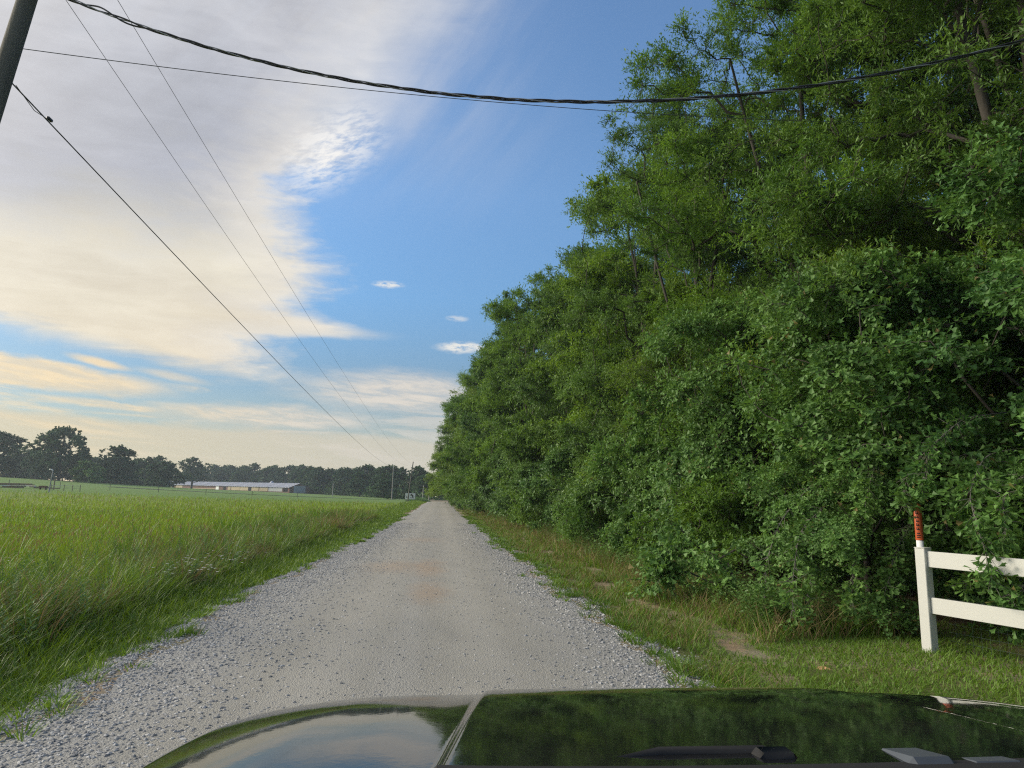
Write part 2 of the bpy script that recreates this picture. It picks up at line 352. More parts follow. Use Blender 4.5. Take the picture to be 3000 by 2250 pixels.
m, t, o = new_mat('ribbed_roof'); p = t.node('ShaderNodeBsdfPrincipled'); t.l.new(p.outputs[0], o.inputs[0])
tcn = t.node('ShaderNodeTexCoord'); ox, oy, oz = t.sep(tcn.outputs['Object'])[:]
wv = t.step(t.m('SINE', t.mul(t.add(ox, t.mul(t.noise(tcn.outputs['Object'], .3, 2), 1.0)), 2.2)), -0.2, 0.6)
t.put(p.inputs['Base Color'], t.mix(wv, (0.22, 0.235, 0.28), (0.46, 0.48, 0.54))); p.inputs['Roughness'].default_value = 0.5; M['roof'] = m
# vehicle paint: black clear-coated
m, t, o = new_mat('black_car_paint'); p = t.node('ShaderNodeBsdfPrincipled'); t.l.new(p.outputs[0], o.inputs[0])
tcn = t.node('ShaderNodeTexCoord'); dust = t.noise(tcn.outputs['Object'], 5, 8, 0.7)
t.put(p.inputs['Base Color'], t.mix(t.step(dust, 0.4, 0.8), (0.006, 0.007, 0.008), (0.016, 0.016, 0.016)))
t.put(p.inputs['Roughness'], t.m('MULTIPLY_ADD', dust, 0.05, 0.035))
p.inputs['IOR'].default_value = 1.47; p.inputs['Specular IOR Level'].default_value = 0.5
p.inputs['Coat Weight'].default_value = 0.2; p.inputs['Coat Roughness'].default_value = 0.03
b = t.node('ShaderNodeBump'); b.inputs['Strength'].default_value = 0.05; b.inputs['Distance'].default_value = 0.002
t.l.new(t.noise(tcn.outputs['Object'], 60, 2, 0.5), b.inputs['Height']); t.l.new(b.outputs[0], p.inputs['Normal'])
M['paint'] = m

# ground: grass thatch, sandy and red-clay bare patches, leaf litter under the wood, mown lawn far off
m, t, o = new_mat('ground_soil'); p = t.node('ShaderNodeBsdfPrincipled'); t.l.new(p.outputs[0], o.inputs[0])
ge = t.node('ShaderNodeNewGeometry'); P = ge.outputs['Position']; px, py, pz = t.sep(P)[:]
nA = t.noise(P, 0.55, 5, 0.6); nB = t.noise(P, 3.0, 6, 0.65); nC = t.noise(P, 22, 6, 0.7); nF = t.noise(P, 0.035, 4, 0.55)
xx = t.m('ABSOLUTE', t.sub(px, RC))
thatch = t.mix(nB, (0.075, 0.095, 0.030), (0.155, 0.160, 0.060))
field = t.mix(t.step(nF, 0.35, 0.65), (0.135, 0.200, 0.035), (0.185, 0.230, 0.055))
field = t.mix(t.mul(t.step(nA, 0.55, 0.75), 0.5), field, (0.17, 0.135, 0.070))
lawn = t.mix(nF, (0.105, 0.190, 0.045), (0.150, 0.225, 0.058))
field = t.mix(t.step(py, 96, 112), field, lawn)
soil = t.mix(nC, (0.20, 0.17, 0.125), (0.34, 0.30, 0.23))
clay = t.mix(nC, (0.27, 0.19, 0.12), (0.37, 0.28, 0.19))
soil = t.mix(t.step(nB, 0.45, 0.62), soil, clay)
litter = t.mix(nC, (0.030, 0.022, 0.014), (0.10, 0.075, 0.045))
c = t.mix(t.step(px, -5.0, -7.5), thatch, field)
shoulder = t.step(t.add(xx, t.add(t.mul(t.sub(nA, 0.5), 1.6), t.mul(t.sub(nB, 0.5), 0.9))), 3.35, 2.9)
rut = t.mul(t.step(t.m('ABSOLUTE', t.sub(t.sub(px, 3.75), t.mul(t.sub(nA, 0.5), 1.2))), 0.42, 0.12), t.step(nB, 0.42, 0.56))
patch = t.mul(t.mul(t.step(px, 2.5, 3.5), t.step(px, 9, 7)), t.mul(t.step(nA, 0.46, 0.60), t.step(py, 60, 20)))
shoulder = t.mul(shoulder, t.m('MULTIPLY_ADD', t.step(nA, 0.35, 0.55), 0.6, 0.4))
c = t.mix(t.m('MAXIMUM', shoulder, t.m('MAXIMUM', t.mul(rut, 0.9), t.mul(patch, 0.75))), c, soil)
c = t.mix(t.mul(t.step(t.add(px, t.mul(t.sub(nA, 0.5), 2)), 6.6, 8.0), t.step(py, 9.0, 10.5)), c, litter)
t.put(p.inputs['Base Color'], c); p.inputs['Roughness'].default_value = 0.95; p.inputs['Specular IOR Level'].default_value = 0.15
b = t.node('ShaderNodeBump'); b.inputs['Strength'].default_value = 0.9; b.inputs['Distance'].default_value = 0.03
t.l.new(t.add(nC, nB), b.inputs['Height']); t.l.new(b.outputs[0], p.inputs['Normal']); M['ground'] = m

# gravel road
m, t, o = new_mat('gravel_road'); p = t.node('ShaderNodeBsdfPrincipled'); t.l.new(p.outputs[0], o.inputs[0])
ge = t.node('ShaderNodeNewGeometry'); P = ge.outputs['Position']; px, py, pz = t.sep(P)[:]
rx = t.sub(px, RC); ax = t.m('ABSOLUTE', rx)
def voro(scale, feat='F1', rnd_=1.0):
    v = t.node('ShaderNodeTexVoronoi', feature=feat); t.l.new(P, v.inputs['Vector']); v.inputs['Scale'].default_value = scale; v.inputs['Randomness'].default_value = rnd_; return v
v1 = voro(34); v2 = voro(78); v3 = voro(150)
st = t.noise(t.vec(t.mul(px, 2.2), t.mul(py, 0.05)), 1.0, 4, 0.6)          # lengthwise wear
nB = t.noise(P, 0.9, 5, 0.6); nC = t.noise(P, 45, 5, 0.75); nD = t.noise(P, 9, 5, 0.65)
loose = t.step(t.add(ax, t.mul(t.sub(nB, 0.5), 1.4)), 1.15, 2.35)
loose = t.mx(loose, t.mul(t.step(t.m('ABSOLUTE', t.add(rx, t.mul(t.sub(nB, .5), .6))), 0.45, 0.1), 0.35))
fines = t.mix(nD, (0.265, 0.255, 0.220), (0.345, 0.335, 0.295))
bw1 = t.sep(v2.outputs['Color'])[0]; bw2 = t.sep(v1.outputs['Color'])[1]
stone = t.mix(bw1, (0.18, 0.184, 0.188), (0.40, 0.40, 0.39)); stone = t.mix(t.mul(t.step(bw2, 0.2, 0.9), 0.5), stone, (0.26, 0.265, 0.27))
grit = t.mix(t.sep(v3.outputs['Color'])[0], (0.17, 0.165, 0.15), (0.42, 0.41, 0.37))
c = t.mix(0.6, fines, grit)
c = t.mix(t.mul(t.step(t.sep(v2.outputs['Color'])[2], 0.75, 0.92), 0.6), c, stone)
c = t.mix(t.mul(loose, 0.60), c, stone)
c = t.mix(t.mul(t.step(st, 0.40, 0.70), 0.30), c, (0.36, 0.36, 0.345))
trk = t.mx(t.step(t.m('ABSOLUTE', t.sub(ax, t.add(0.82, t.mul(t.sub(nB, .5), .35)))), 0.50, 0.10), 0.0)
c = t.mix(t.mul(trk, 0.42), c, t.mix(nD, (0.33, 0.318, 0.285), (0.41, 0.40, 0.365)))
c = t.mix(t.mul(t.step(t.noise(t.vec(t.mul(px, .8), t.mul(py, .16)), 1.0, 5, .6), .52, .68), 0.30), c, (0.20, 0.195, 0.18))
c = t.mix(t.mul(t.step(nC, 0.66, 0.72), 0.75), c, (0.10, 0.10, 0.10))
def stain(x0, y0, rx_, ry_, k):
    u = t.mul(t.add(t.sub(px, x0), t.mul(t.sub(nB, .5), 1.0)), 1/rx_); v = t.mul(t.add(t.sub(py, y0), t.mul(t.sub(nD, .5), 1.6)), 1/ry_)
    return t.mul(t.step(t.m('SQRT', t.add(t.mul(u, u), t.mul(v, v))), 1.1, 0.1), k)
s_all = t.mx(t.mx(stain(-0.25, 17.0, 0.55, 2.8, .5), stain(-1.0, 17.2, 1.1, 2.0, .35)), t.mx(stain(-0.15, 12.8, 0.5, 2.0, .42), stain(-0.6, 27, 1.1, 2.0, .25)))
c = t.mix(s_all, c, (0.36, 0.25, 0.16))
t.put(p.inputs['Base Color'], c); p.inputs['Roughness'].default_value = 0.9; p.inputs['Specular IOR Level'].default_value = 0.25
b = t.node('ShaderNodeBump'); b.inputs['Strength'].default_value = 0.9; b.inputs['Distance'].default_value = 0.012
hgt = t.add(t.mul(t.sub(1.0, v1.outputs['Distance']), t.mul(t.add(loose, 0.25), 0.6)), t.add(t.mul(t.sub(1.0, v2.outputs['Distance']), 0.5), t.mul(nC, 0.5)))
t.l.new(hgt, b.inputs['Height']); t.l.new(b.outputs[0], p.inputs['Normal']); M['road'] = m
M['asphalt'] = pbr('asphalt', (0.07, 0.072, 0.075), 0.85, 0.3, noise_amt=0.2, nscale=3)
m, t, o = new_mat('road_stone'); p = t.node('ShaderNodeBsdfPrincipled'); t.l.new(p.outputs[0], o.inputs[0]); ge = t.node('ShaderNodeNewGeometry')
t.put(p.inputs['Base Color'], t.ramp(ge.outputs['Random Per Island'], [(0, (0.21, 0.212, 0.215)), (0.5, (0.31, 0.31, 0.308)), (0.85, (0.40, 0.403, 0.405)), (1, (0.52, 0.515, 0.50))]))
p.inputs['Roughness'].default_value = 0.85; p.inputs['Specular IOR Level'].default_value = 0.3; M['stone'] = m

# ------------------------------------------------------------------ ground, road
xs = np.unique(np.concatenate([np.arange(-12, 14, 0.25), np.arange(-60, -12, 1.5), np.arange(14, 60, 1.5), np.arange(-492, -60, 12), np.arange(60, 440, 14)]))
ys = np.unique(np.concatenate([np.arange(-4, 30, 0.25), np.arange(30, 200, 1.0), np.arange(200, 720, 10), np.arange(-60, -4, 4)]))
def grid_mesh(name, X, Y, Z):
    ny, nx = X.shape; V = np.stack([X, Y, Z], -1).reshape(-1, 3)
    i = np.arange((ny-1)*(nx-1)); r_, c_ = i//(nx-1), i % (nx-1); a = r_*nx+c_
    return mesh_from(name, V, np.stack([a, a+1, a+nx+1, a+nx], 1), True)
X, Y = np.meshgrid(xs, ys); Z = ground(X, Y)
under = (np.abs(X-RC) < 2.3) & (Y < 158)
tag(obj('ground', grid_mesh('ground', X, Y, Z-0.05*under), M['ground']), kind='structure')
ry = np.unique(np.concatenate([np.arange(-6, 40, 0.12), np.arange(40, 158, 0.5)])); u = np.linspace(-1, 1, 33)
U, Yr = np.meshgrid(u, ry)
L_ = RC-RW-0.15-road_edge(Yr, 0)+0.45*sm(20, 60, Yr)*1.0; R_ = RC+RW+0.05+road_edge(Yr, 1)-0.45*sm(20, 70, Yr)
Xr = np.where(U < 0, RC+U*(RC-L_), RC+U*(R_-RC))
Zr = ground(Xr, Yr)*0+0.5*sm(0, 150, Yr)-0.22*sm(152, 166, Yr) + 0.055*(1-np.abs(U)**3)-0.012 + 0.006*hz_noise(Xr, Yr, 2.1, .3) - 0.05*sm(.93, 1, np.abs(U))
tag(obj('gravel_road', grid_mesh('gravel_road', Xr, Yr, Zr), M['road']), kind='structure')
def road_z(x, y):
    x = np.asarray(x); lE = RC-RW-0.15-road_edge(y, 0)+0.45*sm(20, 60, y); rE = RC+RW+0.05+road_edge(y, 1)-0.45*sm(20, 70, y)
    ur = np.clip(np.where(x < RC, (RC-x)/(RC-lE), (x-RC)/(rE-RC)), 0, 1.15)
    z = 0.5*sm(0, 150, y)+0.055*(1-np.abs(ur)**3)-0.012+0.006*hz_noise(x, y, 2.1, .3)-0.05*sm(.93, 1, ur)
    return np.maximum(z, ground(x, y))
# paved road crossing behind the gravel road
px_ = np.linspace(-90, 140, 90); cy = 190+0.0009*(px_-6)**2
Xc = np.stack([px_, px_]); Yc = np.stack([cy-3.4, cy+3.4]); 
tag(obj('paved_road', grid_mesh('paved_road', Xc, Yc, ground(Xc, Yc)*0+ground(px_, cy)[None]+0.12), M['asphalt']), kind='structure')

# ------------------------------------------------------------------ leaves and blades
def rotmats(d, n):
    d = d/(np.linalg.norm(d, axis=1)[:, None]+1e-9); s_ = np.cross(d, n); s_ /= np.linalg.norm(s_, axis=1)[:, None]+1e-9
    return s_, d, np.cross(s_, d)
LT = {
 'lance': ([(0, 0, 0), (.5, .45, .12), (0, 1, 0), (-.5, .45, .12)], [[0, 1, 2], [0, 2, 3]]),
 'oval': ([(0, 0, 0), (.42, .28, .1), (.40, .66, .1), (0, 1, -.05), (-.40, .66, .1), (-.42, .28, .1)], [[0, 1, 2, 3], [0, 3, 4, 5]]),
 'lobed': ([(0, 0, 0), (.10, .35, .02), (.30, .62, .08), (.48, .88, .10), (.23, .89, .03), (0, 1, -.03), (-.23, .89, .03), (-.48, .88, .10), (-.30, .62, .08), (-.10, .35, .02)],
           [[0, 1, 2, 4], [2, 3, 4, 4], [0, 4, 5, 6], [0, 6, 8, 9], [6, 7, 8, 8]]),
 'quad': ([(-.5, 0, 0), (.5, 0, .1), (.4, 1, 0), (-.35, .9, .15)], [[0, 1, 2, 3]]),
}
LT['lobed'] = (LT['lobed'][0], [[0, 1, 2, 4], [0, 4, 5, 6], [0, 6, 8, 9]], [[2, 3, 4], [6, 7, 8]])
def leaves(name, pos, d, n, length, width, kind):
    tpl = LT[kind]; T = np.array(tpl[0], float); A, B, C_ = rotmats(d, n)
    V = (pos[:, None] + A[:, None]*(T[None, :, 0:1]*width[:, None, None]) + B[:, None]*(T[None, :, 1:2]*length[:, None, None]) + C_[:, None]*(T[None, :, 2:3]*width[:, None, None]))
    k = len(T); base = (np.arange(len(pos))*k)[:, None, None]; Fs = []
    for fl in tpl[1:]:
        byk = {}
        for f in fl: byk.setdefault(len(f), []).append(f)
        for ff in byk.values(): Fs.append((np.array(ff)[None]+base).reshape(-1, len(ff[0])))
    return V.reshape(-1, 3), Fs
def build_leaves(name, chunks):
    Vs = []; Fs = []; off = 0
    for V, F in chunks:
        Vs.append(V); Fs += [f+off for f in F]; off += len(V)
    byk = {}
    for f in Fs: byk.setdefault(f.shape[1], []).append(f)
    return mesh_from(name, np.concatenate(Vs), [np.concatenate(v) for v in byk.values()])
def blades(pos, h, w, lean, bend, yaw, segs=3):
    n = len(pos); t_ = np.linspace(0, 1, segs+1)
    dirx, diry = np.cos(yaw), np.sin(yaw)
    off = lean[:, None]*h[:, None]*t_[None]+bend[:, None]*h[:, None]*t_[None]**2.2
    zz = h[:, None]*t_[None]*(1-0.35*np.minimum(bend[:, None], 1.2)*t_[None]**1.5)
    cx = pos[:, 0:1]+off*dirx[:, None]; cy_ = pos[:, 1:2]+off*diry[:, None]; cz = pos[:, 2:3]+zz
    wd = w[:, None]*(1-t_[None]**1.6)*0.5
    fa = yaw+math.pi/2+np.sin(yaw*7)*0.9; sx, sy = np.cos(fa)[:, None], np.sin(fa)[:, None]
    Lf = np.stack([cx-wd*sx, cy_-wd*sy, cz], -1); Rt = np.stack([cx+wd*sx, cy_+wd*sy, cz], -1)
    V = np.concatenate([np.stack([Lf[:, :-1], Rt[:, :-1]], 2).reshape(n, -1, 3), Lf[:, -1:]], 1)
    k = V.shape[1]; base = (np.arange(n)*k)[:, None, None]
    q = [[2*i, 2*i+1, 2*i+3, 2*i+2] for i in range(segs-1)]; tr = [[2*segs-2, 2*segs-1, 2*segs]]
    Fs = []
    if q: Fs.append((np.array(q)[None]+base).reshape(-1, 4))
    Fs.append((np.array(tr)[None]+base).reshape(-1, 3))
    return V.reshape(-1, 3), Fs

# ------------------------------------------------------------------ trees
def make_tree(name, seed, H, Rr, base, nclump, cr, nleaf, ll, lw, kind, lmat, bmat='bark', trunk_r=0.22, droop=0.15, lean=(0, 0), gap=0.25, top_pow=0.75, twigs=True, skirt=0.85, leaders=3, bough=27, bs=1.45):
    r = g(seed)
    # crown envelope with lobes
    ph = r.uniform(0, 6.28, (6, 2)); am = r.uniform(0.10, 0.22, 6)
    def env(th, t):
        t = np.clip(t, 0, 1)
        prof = np.where(t < 0.35, skirt+(1-skirt)*np.sin(t/0.35*math.pi/2), np.cos((t-0.35)/0.65*math.pi/2)**top_pow)
        l = 1+sum(am[i]*np.sin((i % 3+2)*th+ph[i, 0]+(3+2*i)*t+ph[i, 1]) for i in range(6))*0.8
        return Rr*np.maximum(prof, 0.05)*l
    t = r.uniform(0, 1, nclump*3)**0.9; th = r.uniform(0, 6.283, nclump*3); q = r.uniform(0, 1, nclump*3)**0.38
    keep = (np.sin(th*3+ph[0, 0]+t*9)*np.sin(t*14+ph[1, 0]+th*2) > -1+gap*2-0.0) | (r.uniform(0, 1, len(t)) < 0.35)
    t, th, q = t[keep][:nclump], th[keep][:nclump], q[keep][:nclump]
    rad = env(th, t)*q
    C = np.stack([rad*np.cos(th)+lean[0]*t, rad*np.sin(th)+lean[1]*t, base+cr*0.6+t*(H-base-cr*1.2)], 1)
    if bough > 0:      # gather the clumps into separate boughs with gaps between them
        nb = max(8, int(nclump/bough)); tb = (np.arange(nb)+r.uniform(0, 1, nb))/nb; thb = np.arange(nb)*2.39996+r.normal(0, .35, nb)
        rb = env(thb, tb)*r.uniform(.62, 1.0, nb); B_ = np.stack([rb*np.cos(thb)+lean[0]*tb, rb*np.sin(thb)+lean[1]*tb, base+cr+tb*(H-base-cr*1.8)], 1)
        sB = bs*r.uniform(.75, 1.3, nb); w_ = sB**2/np.sum(sB**2); idx = r.choice(nb, int(nclump*.93), p=w_); k2 = len(idx)
        dv = r.normal(0, 1, (k2, 3)); dv /= np.linalg.norm(dv, axis=1)[:, None]; dv *= (r.uniform(0, 1, (k2, 1))**.45)*sB[idx][:, None]*np.array([1.15, 1.15, .62])
        ou = np.stack([np.cos(thb[idx]), np.sin(thb[idx]), 0*tb[idx]], 1); along = np.sum(dv*ou, 1)
        dv = dv+ou*along[:, None]*.35; dv[:, 2] -= np.maximum(along, 0)*droop*1.2
        C[:k2] = B_[idx]+dv; C[:, 2] = np.maximum(C[:, 2], base+cr*.25)
        t = np.clip((C[:, 2]-base)/(H-base), 0, 1)
    # skeleton: trunk + leaders, then every clump joins the nearest node lower down and further in
    nodes = []; par = []
    ntr = 10; fork = int(ntr*0.45)
    for i in range(ntr):
        f = i/(ntr-1); zz = f*H*0.86
        nodes.append((lean[0]*f*f+0.12*math.sin(i*1.3+seed)*Rr*0.15*f, lean[1]*f*f+0.12*math.cos(i*1.7+seed)*Rr*0.2*f, zz)); par.append(i-1)
    for k in range(leaders):
        a = 6.283*k/leaders+seed; prev = fork-1+k % 2
        for i in range(1, 6):
            f = i/5; b0 = np.array(nodes[fork-1+k % 2]); rr_ = Rr*0.48*f
            nodes.append((b0[0]+rr_*math.cos(a+.3*f), b0[1]+rr_*math.sin(a+.3*f), b0[2]+(H*0.80-b0[2])*f**1.15)); par.append(prev if i == 1 else len(nodes)-2)
    ns = len(nodes); P_ = [np.array(x) for x in nodes]
    order = np.argsort(np.hypot(C[:, 0]-lean[0]*t, C[:, 1]-lean[1]*t)+0.15*np.abs(C[:, 2]-H*.5))
    PP = np.zeros((ns+len(C), 3)); PP[:ns] = np.array(P_); cnt = ns; leafid = {}
    for ci in order:
        c = C[ci]; A = PP[:cnt]; dv = c-A; dist = np.linalg.norm(dv, axis=1)
        cost = dist+np.maximum(0, A[:, 2]-c[2]+0.25*dist)*1.6+np.maximum(0, 0.5-A[:, 2])*3
        j = int(np.argmin(cost)); PP[cnt] = c; par.append(j); leafid[ci] = cnt; cnt += 1
    par = np.array(par); area = np.full(cnt, 1.0)
    for i in range(cnt-1, 0, -1):
        if par[i] >= 0: area[par[i]] += area[i]*0.98
    radn = trunk_r*np.sqrt(area/area[0]); radn = np.maximum(radn, 0.010)
    mb = MB()
    mb.tube([(PP[0][0], PP[0][1], -0.35), (PP[0][0], PP[0][1], 0.0), PP[0]*0.6+PP[1]*0.4, PP[1]], [trunk_r*1.5, trunk_r*1.25, trunk_r*1.03, radn[1]], 9)
    for i in range(1, cnt):
        a, b_ = PP[par[i]], PP[i]; d = np.linalg.norm(b_-a)
        if par[i] == 0 and i == 1: continue
        if i < ns: mb.tube([a, b_], [radn[par[i]] if i != ns else radn[i], radn[i]], 7, cap=False)
        else:
            mid1 = a*.67+b_*.33+r.normal(0, .05, 3)*d+np.array([0, 0, -.05*d]); mid2 = a*.33+b_*.67+r.normal(0, .06, 3)*d+np.array([0, 0, .04*d])
            r0 = min(radn[par[i]]*0.8, radn[i]*1.3); mb.tube([a, mid1, mid2, b_], [r0, r0*.5+radn[i]*.5, radn[i], radn[i]*.7], 5, cap=False)
    # foliage: clumps of leafy twigs
    n = len(C); nl = 12; nt = max(3, int(nleaf/nl))
    ax = np.stack([lean[0]*t, lean[1]*t, base+(C[:, 2]-base)*0.55+0*t], 1)
    outd = C-ax; outd /= np.linalg.norm(outd, axis=1)[:, None]+1e-6
    tw = r.normal(0, 1, (n, nt, 3))*np.array([1, 1, .62]); tw /= np.linalg.norm(tw, axis=2)[:, :, None]
    tw = tw+outd[:, None]*0.45+np.array([0, 0, 0.10-droop]); tw /= np.linalg.norm(tw, axis=2)[:, :, None]
    size = cr*r.uniform(0.65, 1.25, (n, 1, 1)); L = size*r.uniform(0.55, 1.15, (n, nt, 1))
    s_ = np.linspace(0.22, 1.0, nl)[None, None, :, None]
    pos = C[:, None, None]+tw[:, :, None]*L[:, :, None]*s_
    pos[..., 2] -= (droop*0.6*L[:, :, None]*s_**2)[..., 0]
    pos = pos+r.normal(0, 0.03*cr, pos.shape)
    d = tw[:, :, None]*0.65+r.normal(0, 0.62, (n, nt, nl, 3)); d[..., 2] -= droop*0.9
    nm = np.array([0, 0, 1.0])+r.normal(0, 0.60, (n, nt, nl, 3))+outd[:, None, None]*0.8
    pos, d, nm = pos.reshape(-1, 3), d.reshape(-1, 3), nm.reshape(-1, 3)
    ok = pos[:, 2] > 0.05; pos, d, nm = pos[ok], d[ok], nm[ok]
    N_ = len(pos); ln = ll*r.uniform(0.65, 1.25, N_)
    V, F = leaves('x', pos, d, nm, ln, ln*lw/ll*r.uniform(.8, 1.2, N_), kind)
    if twigs:
        k_ = 0
        for i in range(n):
            for j in range(0, nt, 4 if nt > 12 else 2):
                e = C[i]+tw[i, j]*L[i, j]*0.85; e[2] -= droop*.5*L[i, j, 0]; mb.tube([C[i], (C[i]+e)/2+np.array([0, 0, .03]), e], [.008, .006, .003], 3, cap=False)
    th_ = bpy.data.objects.new(name, None); COL.objects.link(th_); th_.empty_display_size = .5
    mb.build('trunk', M[bmat], th_, True)
    obj('crown', build_leaves(name+'_crown', [(V, F)]), M[lmat], th_)
    return th_
def plant(o, x, y, rz=0.0, s=1.0, label='', cat='tree', group=None, dz=0.0, first=False):
    z = float(ground(x, y))+dz
    if first:
        o.location = (x, y, z); o.rotation_euler = (0, 0, rz); o.scale = s if isinstance(s, tuple) else (s, s, s); tag(o, label, cat, group); return o
    c = copy_tree(o, (x, y, z), rz, s, label, group); c['category'] = cat; return c

GR = 'roadside trees of the wood on the right'
# three tall trees nearest the camera
A = make_tree('roadside_tree', 11, 19.5, 4.9, 2.4, 800, 0.66, 330, .125, .036, 'lance', 'blue', bs=1.55, bough=26, trunk_r=.24, gap=.45, top_pow=.45, skirt=.7)
plant(A, 12.2, 12.2, .4, 1.0, 'tall open-crowned tree above the white fence, sky showing through its top', group=GR, first=True)
plant(A, 15.2, 15.6, 2.6, (1.0, 1.0, .98), 'tree right behind the tallest one above the fence, leaning trunks half hidden', group=GR)
plant(A, 14.6, 9.2, 5.1, (1.05, 1.05, .98), 'tall tree at the right edge of the photo behind the fence', group=GR)
A2 = make_tree('roadside_tree', 12, 19.5, 5.2, 1.6, 700, 0.68, 330, .125, .036, 'lance', 'willow', trunk_r=.24, gap=.38, top_pow=.42)
plant(A2, 11.2, 19.2, 1.4, 1.0, 'broad leaning tree whose crown leaves the top of the photo left of the white fence', group=GR, first=True)
A3 = make_tree('roadside_tree', 13, 19.0, 5.1, 1.4, 700, 0.68, 320, .13, .040, 'lance', 'blue', trunk_r=.24, gap=.38, top_pow=.40)
plant(A3, 10.3, 26.4, 2.2, 1.0, 'dark green tree whose crown edge meets the blue sky just below the cable', group=GR, first=True)
B1 = make_tree('roadside_tree', 21, 17.5, 5.0, 1.0, 440, 0.80, 280, .18, .065, 'lance', 'yellowish', trunk_r=.22, gap=.35, top_pow=.42)
B2 = make_tree('roadside_tree', 22, 18.0, 5.3, 1.0, 440, 0.80, 280, .18, .065, 'lance', 'willow', trunk_r=.22, gap=.35, top_pow=.45)
B3 = make_tree('roadside_tree', 23, 16.5, 4.9, 0.9, 430, 0.80, 260, .17, .07, 'oval', 'blue', trunk_r=.22, gap=.35, top_pow=.38)
rowA = [  # x, y, variant, scale, label
 (10.9, 33.8, B2, (1.05, 1.05, 1.10), 'fourth roadside tree from the fence, a dark ledge of leaves against the blue sky'),
 (10.0, 41.0, B1, (.95, .95, 0.92), 'yellow-green tree tucked under the dark ledge of leaves'),
 (9.6, 47.0, B3, (1.15, 1.15, 1.15), 'dark oval-leaved tree, sixth roadside tree from the fence'),
 (7.6, 55.0, B2, (1.0, 1.0, 1.08), 'tree whose crown tip juts furthest left halfway down the leaf wall'),
 (7.6, 63.0, B1, (1.06, 1.06, .98), 'lighter green tree just past the jutting crown tip'),
 (7.0, 73.0, B3, (1.12, 1.12, 1.22), 'ninth roadside tree, its top beside the small white cloud'),
 (6.9, 83.0, B2, (1.08, 1.08, 1.0), 'tenth roadside tree, lower than the one before it'),
 (6.2, 93.0, B1, (1.1, 1.1, 1.14), 'eleventh roadside tree from the fence'),
 (5.6, 104., B3, (1.1, 1.1, 1.08), 'twelfth roadside tree, over the narrow far stretch of road'),
 (4.6, 116., B2, (1.05, 1.05, 1.08), 'thirteenth roadside tree, hanging toward the gravel road'),
 (4.2, 129., B1, (1.0, 1.0, 0.9), 'fourteenth roadside tree, low crown above the far road'),
 (3.6, 142., B3, (.95, .95, .86), 'fifteenth roadside tree, nearly the last of the row'),
 (2.6, 156., B2, (.95, .95, .68), 'last roadside tree, bough reaching left over the end of the gravel road')]
firsts = set()
for i, (x, y, v, s, lab) in enumerate(rowA):
    f = v.name not in firsts; firsts.add(v.name)
    if 3 < i: x -= .55
    elif i > 0: x -= .3
    s = (s[0]*1.03, s[1]*1.03, s[2]*(1.07 if i < 7 else 1.04))
    plant(v, x, y, i*2.1+.5, s, lab, group=GR, first=f)
# rows behind, seen through the gaps
i = 0
for y in np.arange(-3, 170, 9.0):
    for x0 in (17.5, 25.0):
        x = x0+rnd.uniform(-1.2, 1.2)-0.03*y; v = (A3, B1, A2, B3, A, B2)[i % 6]; i += 1
        if x0 > 20 and y > 110: continue
        kk = int(round((y+3)/9)); plant(v, x, y+rnd.uniform(-2, 2), i*1.7, rnd.uniform(1.0, 1.18), FO[kk]+(' shaded tree of the second row, behind the roadside trees' if x0 < 20 else ' shaded tree of the third row, deep in the wood'), group='trees deeper in the wood')

# the lobed-leaf oaks hanging over the verge and the fence
GO = 'lobed-leaf oaks hanging over the verge'
O1 = make_tree('low_oak', 31, 6.4, 3.15, 0.05, 480, 0.50, 175, .112, .080, 'lobed', 'oak', bs=.85, bough=24, trunk_r=.11, droop=.30, gap=.42, top_pow=.5, skirt=.95, leaders=4)
plant(O1, 8.05, 11.9, .6, 1.0, 'low spreading oak with blue-green lobed leaves trailing to the grass left of the fence post', group=GO, first=True)
O2 = make_tree('low_oak', 32, 7.2, 2.7, 0.3, 430, 0.50, 175, .112, .080, 'lobed', 'oak', bs=.85, bough=24, trunk_r=.10, droop=.30, gap=.42, top_pow=.5, skirt=.9, leaders=4)
plant(O2, 9.55, 8.75, 2.6, 1.0, 'lobed-leaf oak growing behind the white fence rails', group=GO, first=True)
plant(O1, 8.2, 17.3, 2.4, (1.0, 1.0, 1.15), 'lobed-leaf oak between the glossy shrub and the trailing oak', group=GO)
